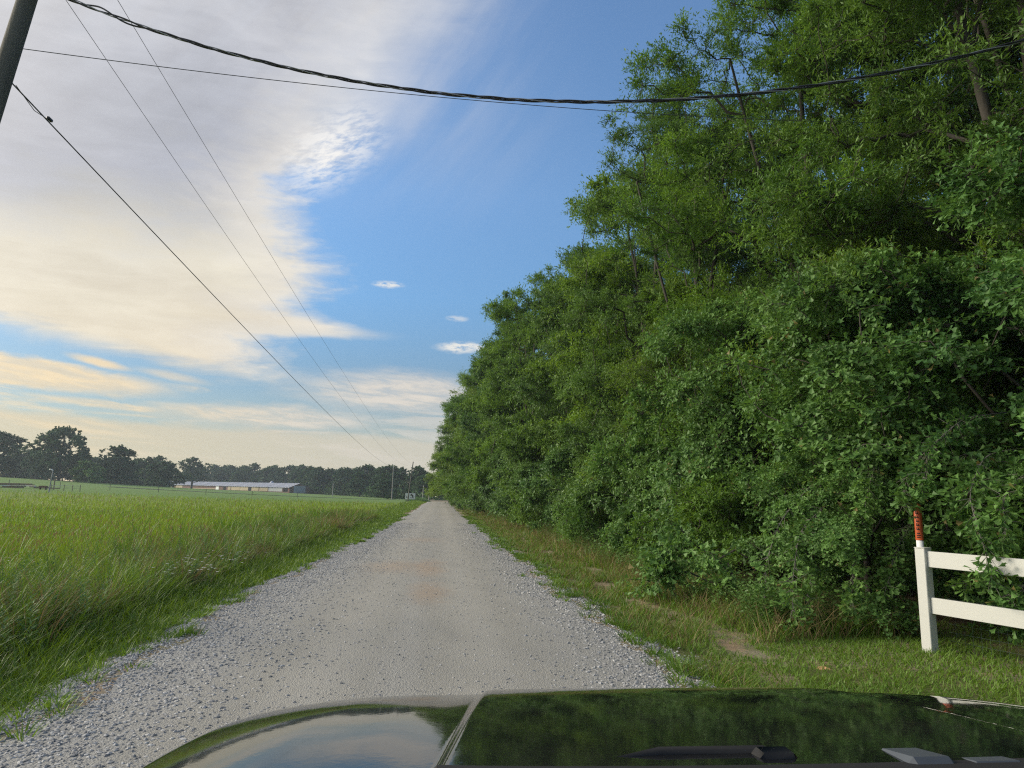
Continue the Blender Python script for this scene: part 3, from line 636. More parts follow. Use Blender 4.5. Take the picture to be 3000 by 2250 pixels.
def drooping(tree, seed, paths, lmat):
    # leafy branch ends reaching out and down from a tree, given in world coordinates
    r = g(seed); inv = (Matrix.Translation(tree.location) @ Matrix.Rotation(tree.rotation_euler.z, 4, 'Z')).inverted(); Rm = np.array(inv.to_3x3()); Tm = np.array(inv.translation)
    for P_ in paths:
        P_ = np.array(P_, float)@Rm.T+Tm; n = 26; tt = np.linspace(0, len(P_)-1, n); C_ = np.stack([np.interp(tt, range(len(P_)), P_[:, i]) for i in range(3)], 1)
        for _ in range(3): C_[1:-1] = (C_[:-2]+2*C_[1:-1]+C_[2:])/4
        mb = MB(); mb.tube(C_, np.linspace(.009, .0025, n), 5, cap=False); pos = []; dd = []; T_ = np.gradient(C_, axis=0); T_ /= np.linalg.norm(T_, axis=1)[:, None]
        for i in range(5, n):
            for q in range(4):
                w_ = r.normal(0, 1, 3)*np.array([1, 1, .6])+T_[i]*.9; w_[2] -= .25; w_ /= np.linalg.norm(w_); L = r.uniform(.08, .30)*(1.15-i/n*.5); e = C_[i]+w_*L; mb.tube([C_[i], e], [.004, .002], 3, cap=False)
                for f in (.45, .8, 1, 1, 1, 1): pos.append(C_[i]+w_*L*f); dd.append(w_*.8+r.normal(0, .55, 3))
        pos, dd = np.array(pos), np.array(dd); N_ = len(pos); ln = .105*r.uniform(.7, 1.2, N_)
        bo = mb.build('branch', M['bark_pale'], tree, True); V, F = leaves('x', pos, dd, np.array([-.3, -.3, 1.0])+r.normal(0, .5, (N_, 3)), ln, ln*.62, 'lobed')
        obj('foliage', build_leaves('branch_foliage', [(V, F)]), M[lmat], bo)
drooping(O2, 301, [[(8.2, 8.6, 2.6), (7.0, 8.2, 2.45), (6.3, 7.7, 1.9), (6.15, 7.35, 1.35), (6.1, 7.2, .95)],
                   [(8.4, 7.8, 2.2), (7.2, 7.6, 2.3), (6.5, 7.4, 1.9), (6.35, 7.25, 1.45)],
                   [(8.0, 9.2, 2.8), (6.9, 8.9, 2.7), (6.2, 8.6, 2.2), (5.95, 8.4, 1.75)],
                   [(8.0, 8.9, 3.1), (7.0, 8.5, 2.95), (6.3, 8.3, 2.5), (6.1, 8.2, 2.0)],
                   [(8.3, 7.4, 1.2), (7.5, 7.5, 1.15), (6.9, 7.5, .95), (6.5, 7.5, .75), (6.45, 7.4, .5)],
                   [(8.2, 8.2, 1.3), (7.4, 8.0, 1.2), (6.8, 7.9, 1.05), (6.35, 7.9, .85)],
                   [(8.2, 7.3, .9), (7.2, 6.9, .75), (6.75, 6.75, .45), (6.5, 6.65, .16)]], 'oak')
drooping(O1, 302, [[(7.8, 10.8, 2.2), (6.7, 10.0, 2.0), (5.9, 9.4, 1.4), (5.65, 9.1, .8), (5.55, 9.0, .35)],
                   [(7.6, 11.0, 1.9), (6.3, 10.4, 1.9), (5.3, 9.8, 1.4), (4.9, 9.3, .8), (4.75, 9.1, .25)],
                   [(7.4, 11.2, 2.3), (6.1, 10.6, 2.2), (5.2, 10.2, 1.5), (4.8, 9.9, .9), (4.65, 9.7, .2)],
                   [(8.1, 10.5, 1.8), (7.0, 9.6, 1.6), (6.3, 9.1, 1.15), (6.0, 8.9, .7)],
                   [(7.2, 11.0, 1.3), (6.2, 10.3, 1.2), (5.4, 9.7, .8), (5.1, 9.4, .3)],
                   [(7.9, 10.4, 2.9), (6.9, 9.8, 2.8), (6.2, 9.3, 2.3), (5.9, 9.1, 1.8)]], 'oak')
plant(O1, 6.9, 10.7, 4.0, (.52, .52, .48), 'small clump of lobed oak leaves trailing on the grass left of the fence', group=GO)
W1 = make_tree('willow_oak', 33, 9.0, 2.9, 1.0, 400, 0.62, 300, .115, .026, 'lance', 'yellowish', bs=.95, bough=26, trunk_r=.12, droop=.12, gap=.4, top_pow=.5, bmat='bark_pale')
plant(W1, 10.2, 14.8, 1.2, 1.0, 'young willow oak with narrow bright leaves above the trailing oak', 'tree', 'young willow oaks in the leaf wall', first=True)
plant(W1, 12.6, 9.6, 3.3, (1.0, 1.0, 1.1), 'young willow oak with pale forked trunk behind the right end of the white fence', 'tree', 'young willow oaks in the leaf wall')
plant(W1, 8.9, 23.0, 4.4, (1.05, 1.05, .95), 'young willow oak left of the trailing oak, halfway up the leaf wall', 'tree', 'young willow oaks in the leaf wall')
# shrubs along the foot of the wood
GS = 'shrubs along the foot of the wood'
S1 = make_tree('shrub', 41, 3.0, 1.35, 0.05, 150, .40, 200, .095, .045, 'oval', 'shrub', trunk_r=.04, bs=.6, bough=14, droop=.2, gap=.15, leaders=4, skirt=.95)
S2 = make_tree('shrub', 42, 2.4, 1.2, 0.05, 140, .38, 200, .085, .034, 'lance', 'willow', trunk_r=.035, bs=.6, bough=14, droop=.15, gap=.15, leaders=4, skirt=.95)
S3 = make_tree('shrub', 43, 4.2, 1.5, 0.1, 180, .46, 170, .13, .062, 'oval', 'shrub', trunk_r=.05, bs=.6, bough=14, droop=.25, gap=.2, leaders=4, skirt=.9)
sh = [(6.2, 14.6, S2, 1.0), (7.1, 17.2, S3, 1.05), (6.2, 19.3, S1, 1.0), (6.8, 22.5, S3, 1.1), (5.7, 24.2, S2, 1.1), (6.5, 27.3, S1, 1.25), (5.5, 30.5, S3, 1.0), (6.3, 34.0, S2, 1.4), (5.3, 37.5, S1, 1.2)]
y = 41.0
while y < 160:
    sh.append((5.6-1.9*float(sm(30, 150, y))+rnd.uniform(-.3, .3), y, (S3, S1, S2)[len(sh) % 3], rnd.uniform(1.1, 1.5))); y += 3.4+y*.018
words = ['small shrub with fine leaves at the wood edge beside the tall grass', 'tall shrub with broad glossy grey-green leaves overhanging the verge', 'rounded shrub just beyond the glossy one', 'leafy shrub under the willow oak branches', 'low fine-leaved shrub where the clay ruts begin', 'round shrub behind the clay ruts', 'broad-leaved shrub near the middle of the verge', 'taller fine-leaved shrub past the verge middle', 'dense shrub before the verge narrows']
fs = set()
for i, (x, y, v, s) in enumerate(sh):
    lab = words[i] if i < len(words) else FO[i-9]+' of the far shrubs at the foot of the roadside trees'
    plant(v, x, y, i*1.9, s, lab, 'shrub', GS if i < len(words) else 'small far shrubs at the foot of the wood', first=v.name not in fs); fs.add(v.name)

i = 0
for y in np.arange(2, 60, 4.0):
    x = 12.6+rnd.uniform(-1, 1)-.04*y; v = (S3, S1)[i % 2]; i += 1
    plant(v, x, y, i*1.3, rnd.uniform(1.3, 1.7), FO[i-1]+' shaded bush inside the wood behind the roadside trees', 'shrub', 'bushes inside the wood')
# ------------------------------------------------------------------ distant trees
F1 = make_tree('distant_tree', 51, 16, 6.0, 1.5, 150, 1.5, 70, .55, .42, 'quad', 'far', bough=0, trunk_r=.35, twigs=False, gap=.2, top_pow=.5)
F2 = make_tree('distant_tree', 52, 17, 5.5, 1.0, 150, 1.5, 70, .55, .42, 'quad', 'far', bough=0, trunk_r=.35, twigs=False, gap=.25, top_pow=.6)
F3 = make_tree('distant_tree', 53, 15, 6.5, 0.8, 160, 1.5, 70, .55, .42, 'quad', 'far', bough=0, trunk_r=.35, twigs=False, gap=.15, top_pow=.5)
FV = [F1, F2, F3]; used = set()
def far(v, x, y, s, lab, group, cat='tree'):
    f = v.name not in used; used.add(v.name)
    return plant(v, x, y, rnd.uniform(0, 6), s, lab, cat, group, dz=-.3, first=f)
BO = make_tree('big_oak', 54, 19, 9.5, 2.2, 300, 1.5, 85, .50, .40, 'quad', 'far', trunk_r=.55, twigs=False, bough=0, gap=.4, top_pow=.5)
plant(BO, -134, 258, 1.0, (1.0, 1.0, 1.0), 'tallest oak on the rise at the left, sky glinting through its crown', 'tree', None, first=True)
plant(BO, -158, 262, 3.0, (.95, .95, .85), 'round dark oak left of the tallest one, trunk showing above the grass', 'tree', None)
far(F1, -121, 272, (1.2, 1.2, .92), 'dense tree falling away right of the tallest oak', None)
far(F3, -112, 292, (1.1, 1.1, .70), 'lower tree at the right foot of the big oak clump', None)
# lone pair in front of the poultry house
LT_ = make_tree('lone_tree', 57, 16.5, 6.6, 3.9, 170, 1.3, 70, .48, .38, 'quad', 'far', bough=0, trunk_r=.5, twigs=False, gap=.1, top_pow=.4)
plant(LT_, -128, 372, 4.0, 1.0, 'lone round tree with split trunk standing in front of the long shed', 'tree', None, first=True)
LB = make_tree('pale_bush', 56, 7.5, 5.2, 0.2, 110, 1.1, 60, .45, .35, 'quad', 'far_light', trunk_r=.15, twigs=False, gap=.1)
plant(LB, -118, 246, 0, (1.1, 1.1, 1.0), 'pale green bush at the foot of the dark trees left of the long shed', 'bush', None, first=True)
def line(x0, y0, x1, y1, n, smin, smax, lab, group, jit=7):
    for k in range(n):
        f = (k+.5)/n; x = x0+(x1-x0)*f+rnd.uniform(-jit, jit)*.6; y = y0+(y1-y0)*f+rnd.uniform(-jit, jit)
        s = rnd.uniform(smin, smax); far(FV[rnd.randrange(3)], x, y, (s*1.2, s*1.2, s*rnd.uniform(.9, 1.08)), ORD[k]+' from the left, '+lab, group)
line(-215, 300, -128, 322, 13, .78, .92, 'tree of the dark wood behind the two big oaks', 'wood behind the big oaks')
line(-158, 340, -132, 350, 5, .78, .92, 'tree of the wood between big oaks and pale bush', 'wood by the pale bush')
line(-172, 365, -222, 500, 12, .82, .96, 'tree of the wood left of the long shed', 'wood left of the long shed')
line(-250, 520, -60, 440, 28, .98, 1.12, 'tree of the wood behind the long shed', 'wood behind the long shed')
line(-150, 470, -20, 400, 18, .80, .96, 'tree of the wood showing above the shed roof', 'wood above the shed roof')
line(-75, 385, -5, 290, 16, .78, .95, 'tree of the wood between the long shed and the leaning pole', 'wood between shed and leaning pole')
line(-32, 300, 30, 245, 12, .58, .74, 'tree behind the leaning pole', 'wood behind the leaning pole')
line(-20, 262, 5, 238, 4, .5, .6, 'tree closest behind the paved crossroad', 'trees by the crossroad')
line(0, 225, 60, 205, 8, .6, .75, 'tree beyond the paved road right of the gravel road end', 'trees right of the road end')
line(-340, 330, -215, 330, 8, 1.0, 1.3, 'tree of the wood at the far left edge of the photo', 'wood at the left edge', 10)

# undergrowth that closes the foot of the far wood, one mass
def scrub(name, paths, n, ll, lab, h=3.0, mat='far'):
    r = g(77); ch = []
    for (x0, y0, x1, y1) in paths:
        f = r.uniform(0, 1, n); x = x0+(x1-x0)*f+r.normal(0, 2, n); y = y0+(y1-y0)*f+r.normal(0, 2, n)
        z = ground(x, y)+r.uniform(0, 1, n)**1.3*h*(0.6+0.5*np.sin(f*40)**2)
        ch.append(leaves('s', np.stack([x, y, z], 1), r.normal(0, 1, (n, 3)), r.normal(0, 1, (n, 3)), r.uniform(.6, 1.2, n)*ll, r.uniform(.5, .9, n)*ll, 'quad'))
    tag(obj(name, build_leaves(name, ch), M[mat]), lab, 'undergrowth', kind='stuff')
scrub('undergrowth', [(-340, 320, -150, 312), (-155, 320, -130, 345), (-168, 355, -215, 490), (-225, 500, -90, 450), (-70, 372, -5, 285), (-30, 285, 40, 236), (-6, 222, 70, 200)], 2600, .8, 'dark undergrowth along the foot of the far wood', 5.0)

# ------------------------------------------------------------------ grass
GATE = []
def scatter(n, az0, az1, d0, d1, seed, pw=1.0):
    """points whose density falls with distance, as visible tufts do"""
    r = g(seed); a = np.radians(r.uniform(az0, az1, n)); q = r.uniform(0, 1, n)
    if pw == 1.0: d = 1/(1/d1+(1/d0-1/d1)*q)
    else: d = d0*(d1/d0)**q
    x, y = d*np.sin(a), d*np.cos(a); return x, y, d, r
ch = []
# field of tall grass left of the road
x, y, d, r = scatter(460000, -46, -1.5, 5.0, 135, 101, 1.0)
k = (x < RC-RW-3.0-0.6*np.sin(y*.4)) & (y < 112) & (y > 2); x, y, d = x[k], y[k], d[k]
n = len(x); lo = hz_noise(x, y, .35, 2.0); h = 0.30+0.06*lo+r.uniform(-.16, .18, n); w = 0.0035+0.00052*d
ch.append(blades(np.stack([x, y, ground(x, y)], 1), np.clip(h, .15, 1), w*r.uniform(.7, 1.3, n), r.uniform(0, .28, n), r.uniform(0, .6, n)**1.5, r.uniform(-3.14, 3.14, n), 3))
tag(obj('field_grass', build_leaves('field_grass', ch), M['grass']), 'bright green tall grass filling the field left of the road', 'grass', kind='stuff')
# second pass denser low layer
x, y, d, r = scatter(170000, -56, -1.5, 4.0, 60, 102, 1.0)
k = (x < RC-RW-1.6-0.35*np.sin(y*.9)) & (y > 2); x, y, d = x[k], y[k], d[k]; n = len(x)
ch = [blades(np.stack([x, y, ground(x, y)], 1), r.uniform(.16, .42, n), (0.004+0.0009*d)*r.uniform(.7, 1.3, n), r.uniform(0, .6, n), r.uniform(.1, 1.0, n), r.uniform(-3.14, 3.14, n), 3)]
tag(obj('low_grass', build_leaves('low_grass', ch), M['lush']), 'lush low grass between the tall field grass and the gravel', 'grass', kind='stuff')
# seed heads above the field
x, y, d, r = scatter(15000, -52, -2.5, 6.5, 120, 103, 1.0)
k = (x < RC-RW-3.0) & (y < 110) & (hz_noise(x, y, .12, .5)+hz_noise(x, y, .4, 4) > -.5); x, y, d = x[k], y[k], d[k]; n = len(x)
z = ground(x, y)+r.uniform(.45, .75, n)
V = leaves('h', np.stack([x, y, z], 1), np.stack([r.normal(0.2, .35, n), r.normal(0, .35, n), np.ones(n)], 1), r.normal(0, 1, (n, 3)), r.uniform(.06, .13, n)*(1+d*.012), (0.004+0.0007*d), 'lance')
tag(obj('seed_heads', build_leaves('seed_heads', [V]), M['seed']), 'reddish brown seed heads standing above the field grass', 'grass', kind='stuff')
# verge on the left: lush edge, straw tangle, weeds
r = g(104); n = 52000; y = 3.0+150*r.uniform(0, 1, n)**2.0; x = RC-RW-0.38-road_edge(y, 0)+.5*sm(10, 30, y)-np.abs(r.normal(0, .95, n)); dd = np.hypot(x, y)
k = (hz_noise(x, y, 1.6, 3) > -0.55-np.abs(x-(RC-RW))*0.9); x, y, dd = x[k], y[k], dd[k]; n = len(x)
hh = np.clip(np.abs(x-(RC-RW))*.22, .05, .42)*r.uniform(.6, 1.5, n)
tag(obj('verge_grass', build_leaves('verge_grass', [blades(np.stack([x, y, ground(x, y)], 1), hh, (.005+.0009*dd)*r.uniform(.7, 1.3, n), r.uniform(0, .6, n), r.uniform(.1, .9, n), r.uniform(-3.1, 3.1, n), 3)]), M['lush']),
    'fresh green grass creeping over the left edge of the gravel', 'grass', kind='stuff')
r = g(105); n = 15000; y = 5.5+45*r.uniform(0, 1, n)**1.9; x = RC-RW-1.5-np.abs(r.normal(0.9, .8, n)); dd = np.hypot(x, y)
k = hz_noise(x, y, .8, 1) + r.uniform(-.4, .4, n) > 0.1; x, y, dd = x[k], y[k], dd[k]; n = len(x)
tag(obj('straw_tangle', build_leaves('straw_tangle', [blades(np.stack([x, y, ground(x, y)], 1), r.uniform(.3, .75, n), (.003+.0006*dd), r.uniform(.1, .9, n), r.uniform(.2, 1.4, n), r.uniform(-3.1, 3.1, n), 4)]), M['straw']),
    'dry straw stalks tangled in the left verge', 'grass', kind='stuff')
# tufts creeping over both gravel edges
r = g(116); ncl = 900; yc = 3+55*r.uniform(0, 1, ncl)**1.6; sd_ = r.uniform(0, 1, ncl) < .5
xc = np.where(sd_, RC-RW-road_edge(yc, 0)+.45*sm(20, 60, yc)-.30+r.normal(0, .20, ncl), RC+RW+road_edge(yc, 1)-.45*sm(20, 70, yc)+.18+r.normal(0, .22, ncl)); per = 22
x = (xc[:, None]+r.normal(0, .045, (ncl, per))).ravel(); y = (yc[:, None]+r.normal(0, .05, (ncl, per))).ravel(); n = len(x); dd = np.hypot(x, y)
tag(obj('edge_tufts', build_leaves('edge_tufts', [blades(np.stack([x, y, np.maximum(ground(x, y), road_z(x, y))-.005], 1), np.repeat(r.uniform(.05, .17, ncl), per)*r.uniform(.6, 1.2, n), (.005+.0008*dd)*r.uniform(.7, 1.3, n), r.uniform(.1, 1.0, n), r.uniform(.1, 1.0, n), np.arctan2(y-np.repeat(yc, per), x-np.repeat(xc, per)), 3)]), M['lush']), 'small green tufts creeping over the edges of the gravel', 'grass', kind='stuff')
# tall clumps
r = g(115); ncl = 700; yc = 6+45*r.uniform(0, 1, ncl)**1.7; xc = RC-RW-1.6-np.abs(r.normal(1.2, 1.5, ncl)); per = 42; hc = r.uniform(.40, 1.05, ncl)
x = (xc[:, None]+r.normal(0, .13, (ncl, per))).ravel(); y = (yc[:, None]+r.normal(0, .13, (ncl, per))).ravel(); hh = np.repeat(hc, per)*r.uniform(.55, 1.1, ncl*per); n = len(x); dd = np.hypot(x, y)
yw = np.arctan2(y-np.repeat(yc, per), x-np.repeat(xc, per)); B3 = (np.stack([x, y, ground(x, y)], 1), hh, (.005+.0007*dd)*r.uniform(.7, 1.3, n), r.uniform(0, .3, n), r.uniform(.1, .9, n), yw)
kk = np.repeat(r.uniform(0, 1, ncl) < .24, per)
tag(obj('tall_verge_grass', build_leaves('tall_verge_grass', [blades(*[q[~kk] for q in B3], 4)]), M['lush']), 'ragged waist-high green tufts along the left verge', 'grass', kind='stuff')
tag(obj('brown_stalks', build_leaves('brown_stalks', [blades(*[q[kk] for q in B3], 4)]), M['seed']), 'clumps of tall brown stalks among the green of the left verge', 'grass', kind='stuff')
# broad-leaved weeds in the left verge
r = g(106); ch = []; ns_ = 420
for i in range(ns_):
    yy = 7+38*r.uniform()**1.7; xx_ = RC-RW-1.4-abs(r.normal(1.0, .9)); hgt = r.uniform(.35, .85); nL = int(26*hgt/.5)
    s_ = np.linspace(.15, 1, nL); a = np.arange(nL)*2.4; lean_ = r.normal(0, .12, 2)
    P3 = np.stack([xx_+lean_[0]*s_, yy+lean_[1]*s_, float(ground(xx_, yy))+s_*hgt], 1)
    D3 = np.stack([np.cos(a), np.sin(a), .5*np.ones(nL)], 1); L3 = (.10*(1.15-s_)+.03)*r.uniform(.8, 1.2, nL)
    ch.append(leaves('w', P3, D3, np.stack([0*a, 0*a, 1+0*a], 1)+r.normal(0, .3, (nL, 3)), L3, L3*.28, 'lance'))
    ch.append(blades(np.array([[xx_, yy, float(ground(xx_, yy))]]), np.array([hgt]), np.array([.008]), np.array([float(lean_[0])]), np.array([0.]), np.array([0.]), 3))
tag(obj('verge_weeds', build_leaves('verge_weeds', ch), M['weed']), 'upright leafy weeds mixed into the left verge', 'weeds', kind='stuff')
# daisies
r = g(107); ch = []; n = 75; cx_ = r.choice(4, n, p=[.5, .2, .15, .15]); cxy = np.array([(-4.0, 12.6), (-7.5, 12.5), (-10.5, 18), (-4.3, 15.6)])[cx_]
x = cxy[:, 0]+r.normal(0, .35, n); y = cxy[:, 1]+r.normal(0, .7, n); z = ground(x, y)+r.uniform(.5, .72, n)
for kk in range(5):
    a = kk*1.2566; ch.append(leaves('f', np.stack([x, y, z], 1), np.stack([np.cos(a)+0*x, np.sin(a)+0*x, .25+0*x], 1), np.stack([0*x, 0*x, 1+0*x], 1), 0*x+.028, 0*x+.022, 'oval'))
tag(obj('white_flowers', build_leaves('white_flowers', ch), M['flower']), 'tiny white flowers on stalks in the left verge and field', 'flowers', kind='stuff')
# right verge
r = g(108); n = 110000; y = 4.5+90*r.uniform(0, 1, n)**2.0; wv = 4.2-1.6*sm(15, 60, y); x = RC+RW+0.04+road_edge(y, 1)-0.45*sm(20, 70, y)+r.uniform(0, 1, n)**1.15*wv; dd = np.hypot(x, y)
off = x-(RC+RW); k = hz_noise(x, y, 1.1, 6)+0.5*hz_noise(x, y, 3.1, 2)+off*.55 > -0.15+.35*(off<.7); k &= ~((np.abs(off-1.35-.25*np.sin(y*.8)) < .22) & (hz_noise(x, y, 2, 1) > -.4) & (y > 7))
k &= ~((x > 5.6) & (y > 9.6)); x, y, dd, off = x[k], y[k], dd[k], off[k]; n = len(x)
hh = np.clip(.05+off*.12, .05, .38)*r.uniform(.5, 1.5, n); isn = (y < 9.0) & (x > 3.2); hh = np.where(isn, r.uniform(.04, .11, n), hh)
P3 = np.stack([x, y, ground(x, y)], 1); wdt = (.004+.0008*dd)*r.uniform(.7, 1.3, n); ln_, bn, yw = r.uniform(0, .7, n), r.uniform(.1, 1.0, n), r.uniform(-3.1, 3.1, n)
ks = (r.uniform(0, 1, n) < .22+.18*sm(1, 2.4, off)) & ~isn
tag(obj('right_verge_grass', build_leaves('right_verge_grass', [blades(P3[~ks], hh[~ks], wdt[~ks], ln_[~ks], bn[~ks], yw[~ks], 3)]), M['lush']), 'patchy green grass between the gravel and the wood', 'grass', kind='stuff')
tag(obj('right_verge_straw', build_leaves('right_verge_straw', [blades(P3[ks], hh[ks]*1.35, wdt[ks]*.8, ln_[ks], bn[ks], yw[ks], 3)]), M['straw']), 'dry bent stalks in the verge at the foot of the wood', 'grass', kind='stuff')
# mown patch in front of the fence
r = g(109); n = 60000; x = r.uniform(3.2, 12, n); y = r.uniform(3.5, 10.2, n); k = (hz_noise(x, y, 1.0, 2)+.6*hz_noise(x, y, 2.7, 5)+r.uniform(-.6, .6, n) > -.05); x, y = x[k], y[k]; n = len(x)
tag(obj('mown_grass', build_leaves('mown_grass', [blades(np.stack([x, y, ground(x, y)], 1), r.uniform(.03, .075, n), r.uniform(.006, .011, n), r.uniform(0, .8, n), r.uniform(.1, 1.0, n), r.uniform(-3.1, 3.1, n), 2)]), M['grass']), 'short worn grass in front of the white fence', 'grass', kind='stuff')
# weeds at the foot of the wood
r = g(110); ch = []
for i in range(950):
    yy = 9.5+50*r.uniform()**1.7; xx_ = RC+RW+2.1-1.2*float(sm(20, 90, yy))+abs(r.normal(.5, .6)); hgt = r.uniform(.15, .75); nL = int(26*hgt/.4)+4
    s_ = np.linspace(.1, 1, nL); a = np.arange(nL)*2.4
    P3 = np.stack([xx_+.06*np.cos(a)*s_, yy+.06*np.sin(a)*s_, float(ground(xx_, yy))+s_*hgt], 1)
    D3 = np.stack([np.cos(a), np.sin(a), .4*np.ones(nL)], 1); L3 = r.uniform(.04, .09, nL)
    ch.append(leaves('w', P3, D3, np.stack([0*a, 0*a, 1+0*a], 1)+r.normal(0, .3, (nL, 3)), L3, L3*.5, 'oval'))
tag(obj('undergrowth_weeds', build_leaves('undergrowth_weeds', ch), M['shrub']), 'small leafy weeds at the foot of the roadside shrubs', 'weeds', kind='stuff')
# loose stones
ico = [(0, 0, 1), (.894, 0, .447), (.276, .851, .447), (-.724, .526, .447), (-.724, -.526, .447), (.276, -.851, .447), (.724, .526, -.447), (-.276, .851, -.447), (-.894, 0, -.447), (-.276, -.851, -.447), (.724, -.526, -.447), (0, 0, -1)]
icf = [(0, 1, 2), (0, 2, 3), (0, 3, 4), (0, 4, 5), (0, 5, 1), (1, 6, 2), (2, 7, 3), (3, 8, 4), (4, 9, 5), (5, 10, 1), (6, 7, 2), (7, 8, 3), (8, 9, 4), (9, 10, 5), (10, 6, 1), (11, 7, 6), (11, 8, 7), (11, 9, 8), (11, 10, 9), (11, 6, 10)]
def stones(x, y, z, s, r):
    n = len(x); T = np.array(ico)[None]*r.uniform(.65, 1.25, (n, 12, 1)); T = T*np.stack([r.uniform(.8, 1.5, n), r.uniform(.7, 1.1, n), r.uniform(.4, .8, n)], 1)[:, None]
    a = r.uniform(0, 6.28, n); ca, sa = np.cos(a)[:, None], np.sin(a)[:, None]
    V = np.stack([T[..., 0]*ca-T[..., 1]*sa, T[..., 0]*sa+T[..., 1]*ca, T[..., 2]+.2], -1)*s[:, None, None]+np.stack([x, y, z], 1)[:, None]
    return V.reshape(-1, 3), [(np.array(icf)[None]+(np.arange(n)*12)[:, None, None]).reshape(-1, 3)]
r = g(111); n = 80000; y = 2.5+40*r.uniform(0, 1, n)**1.9; ex = r.normal(0, .75, n); x = RC-RW-.10-road_edge(y, 0)+.45*sm(20, 60, y)+np.where(ex > 0, ex, ex*.22)
sz = r.uniform(.35, 1, n)**2*.019*(1+0.015*y)
c1 = stones(x, y, road_z(x, y)-.004, sz, r)
n = 34000; y = 3+40*r.uniform(0, 1, n)**1.8; ex = r.normal(0, .5, n); x = RC+RW+road_edge(y, 1)-.02-.45*sm(20, 70, y)-np.where(ex > 0, ex, ex*.4); c2 = stones(x, y, road_z(x, y)-.003, r.uniform(.35, 1, n)**2*.019*(1+.02*y), r)
n = 34000; y = 2.5+34*r.uniform(0, 1, n)**1.7; x = RC+r.uniform(-2.6, 2.5, n); c3 = stones(x, y, road_z(x, y)-.002, np.maximum(r.uniform(0, 1, n)**3*.013, .004)*(1+.02*y), r)
tag(obj('loose_gravel', build_leaves('loose_gravel', [c1, c2, c3]), M['stone']), 'loose grey stones lying on the gravel and heaped along its edges', 'gravel', kind='stuff')
# single clods of sand by the fence
def clod(x, y, s, lab):
    r = g(int(x*100)); V = []; F = []; n1, n2 = 14, 7
    for j in range(n2):
        for i in range(n1):
            a = i/n1*6.283; q = 1-j/(n2-1); rr_ = s*q*(1+.18*math.sin(a*3+x)+r.normal(0, .06)); V.append((rr_*math.cos(a), rr_*math.sin(a), s*.30*(1-q*q)+r.normal(0, .015)*s-.02))
    F = [[j*n1+i, j*n1+(i+1) % n1, (j+1)*n1+(i+1) % n1, (j+1)*n1+i] for j in range(n2-1) for i in range(n1)]
    me = mesh_from('dirt_mound', np.array(V), np.array(F), True); o = obj('dirt_mound', me, M['clay'], loc=(x, y, float(ground(x, y)))); tag(o, lab, 'dirt mound', 'mounds of orange sand on the verge')
M['clay'] = pbr('orange_sand', (0.50, 0.31, 0.16), 0.95, 0.1, noise_amt=0.25, nscale=9, bump=.8, bscale=30)
clod(3.95, 6.95, .10, 'small orange mound of sand nearest the vehicle, in the grass')
clod(4.45, 7.85, .12, 'flat orange sand mound left of the fence post')

# ------------------------------------------------------------------ white fence
fp = thing('white_fence', (6.0, 8.15, float(ground(6.0, 8.15))-.02), 'white vinyl fence with two wide rails leaving the photo at the right', 'fence')
ang = math.radians(18)
def rz_(p, a=ang): return (p[0]*math.cos(a)-p[1]*math.sin(a), p[0]*math.sin(a)+p[1]*math.cos(a), p[2])
rot = Matrix.Rotation(ang, 4, 'Z')
for k_, yy in enumerate((0.0, -2.42, -4.84)):
    mb = MB(); mb.box(rz_((0, yy, .625)), (.13, .13, 1.25), rot, .006); pst = mb.build('post', M['vinyl'], fp)
    mb = MB(); mb.box(rz_((0, yy, 1.256)), (.138, .138, .012), rot, .004); mb.build('cap', M['vinyl'], pst)
for zc in (1.125, .575):
    for k_ in (0, 1):
        mb = MB(); mb.box(rz_((0, -2.42*k_-1.21, zc)), (.045, 2.42-.134, .190), rot, .004); mb.build('rail', M['vinyl'], fp)
# welded wire fence just behind it
wf_ = thing('wire_fence', (6.3, 8.2, float(ground(6.3, 8.2))), 'thin green welded-wire fence behind the white rails', 'fence')
mb = MB()
for i in range(60):
    yy = -.08-i*.1; mb.tube([rz_((.02, yy, 0)), rz_((.02, yy, .62))], .0016, 4)
for j in range(7): mb.tube([rz_((.02, 0, .02+j*.1)), rz_((.02, -6, .02+j*.1))], .0016, 4)
mb.build('wire_mesh', M['mesh'], wf_)
for yy in (0.3, -2.5, -5): mb = MB(); mb.tube([rz_((.05, yy, -.1)), rz_((.05, yy, .9))], .018, 6); mb.build('stake', M['mesh'], wf_)
# utility marker post
mp_ = thing('marker_post', (6.19, 8.45, -0.10), 'orange and white flexible cable marker post behind the fence post', 'marker post')
mb = MB(); mb.tube([(0, 0, -.1), (0, 0, 1.42)], .042, 14); mb.build('lower_tube', M['white'], mp_, True)
mb = MB(); mb.tube([(0, 0, 1.42), (0, 0, 1.84), (0, 0, 1.87), (0, 0, 1.885)], [.047, .047, .038, .015], 16); ot = mb.build('orange_sleeve', M['orange'], mp_, True)
mb = MB(); r = g(5)
def mark(a0, a1, z0, z1):   # raised ink patch wrapped on the sleeve
    n_a = max(2, int((a1-a0)/12)+1); V = []; F = []
    for i in range(n_a):
        a = R(a0+(a1-a0)*i/(n_a-1)); 
        for z in (z0, z1): V.append((.0485*math.cos(a), .0485*math.sin(a), z))
    F = [[2*i, 2*i+2, 2*i+3, 2*i+1] for i in range(n_a-1)]; mb.raw(V, F)
for z, ks_ in ((1.475, [(196, 208), (210, 222), (224, 236), (238, 250)]), (1.45, [(196, 212), (214, 224), (230, 238), (240, 246)]), (1.50, [(200, 215), (218, 240)])):
    for a0, a1 in ks_: mark(a0, a1, z, z+.014)
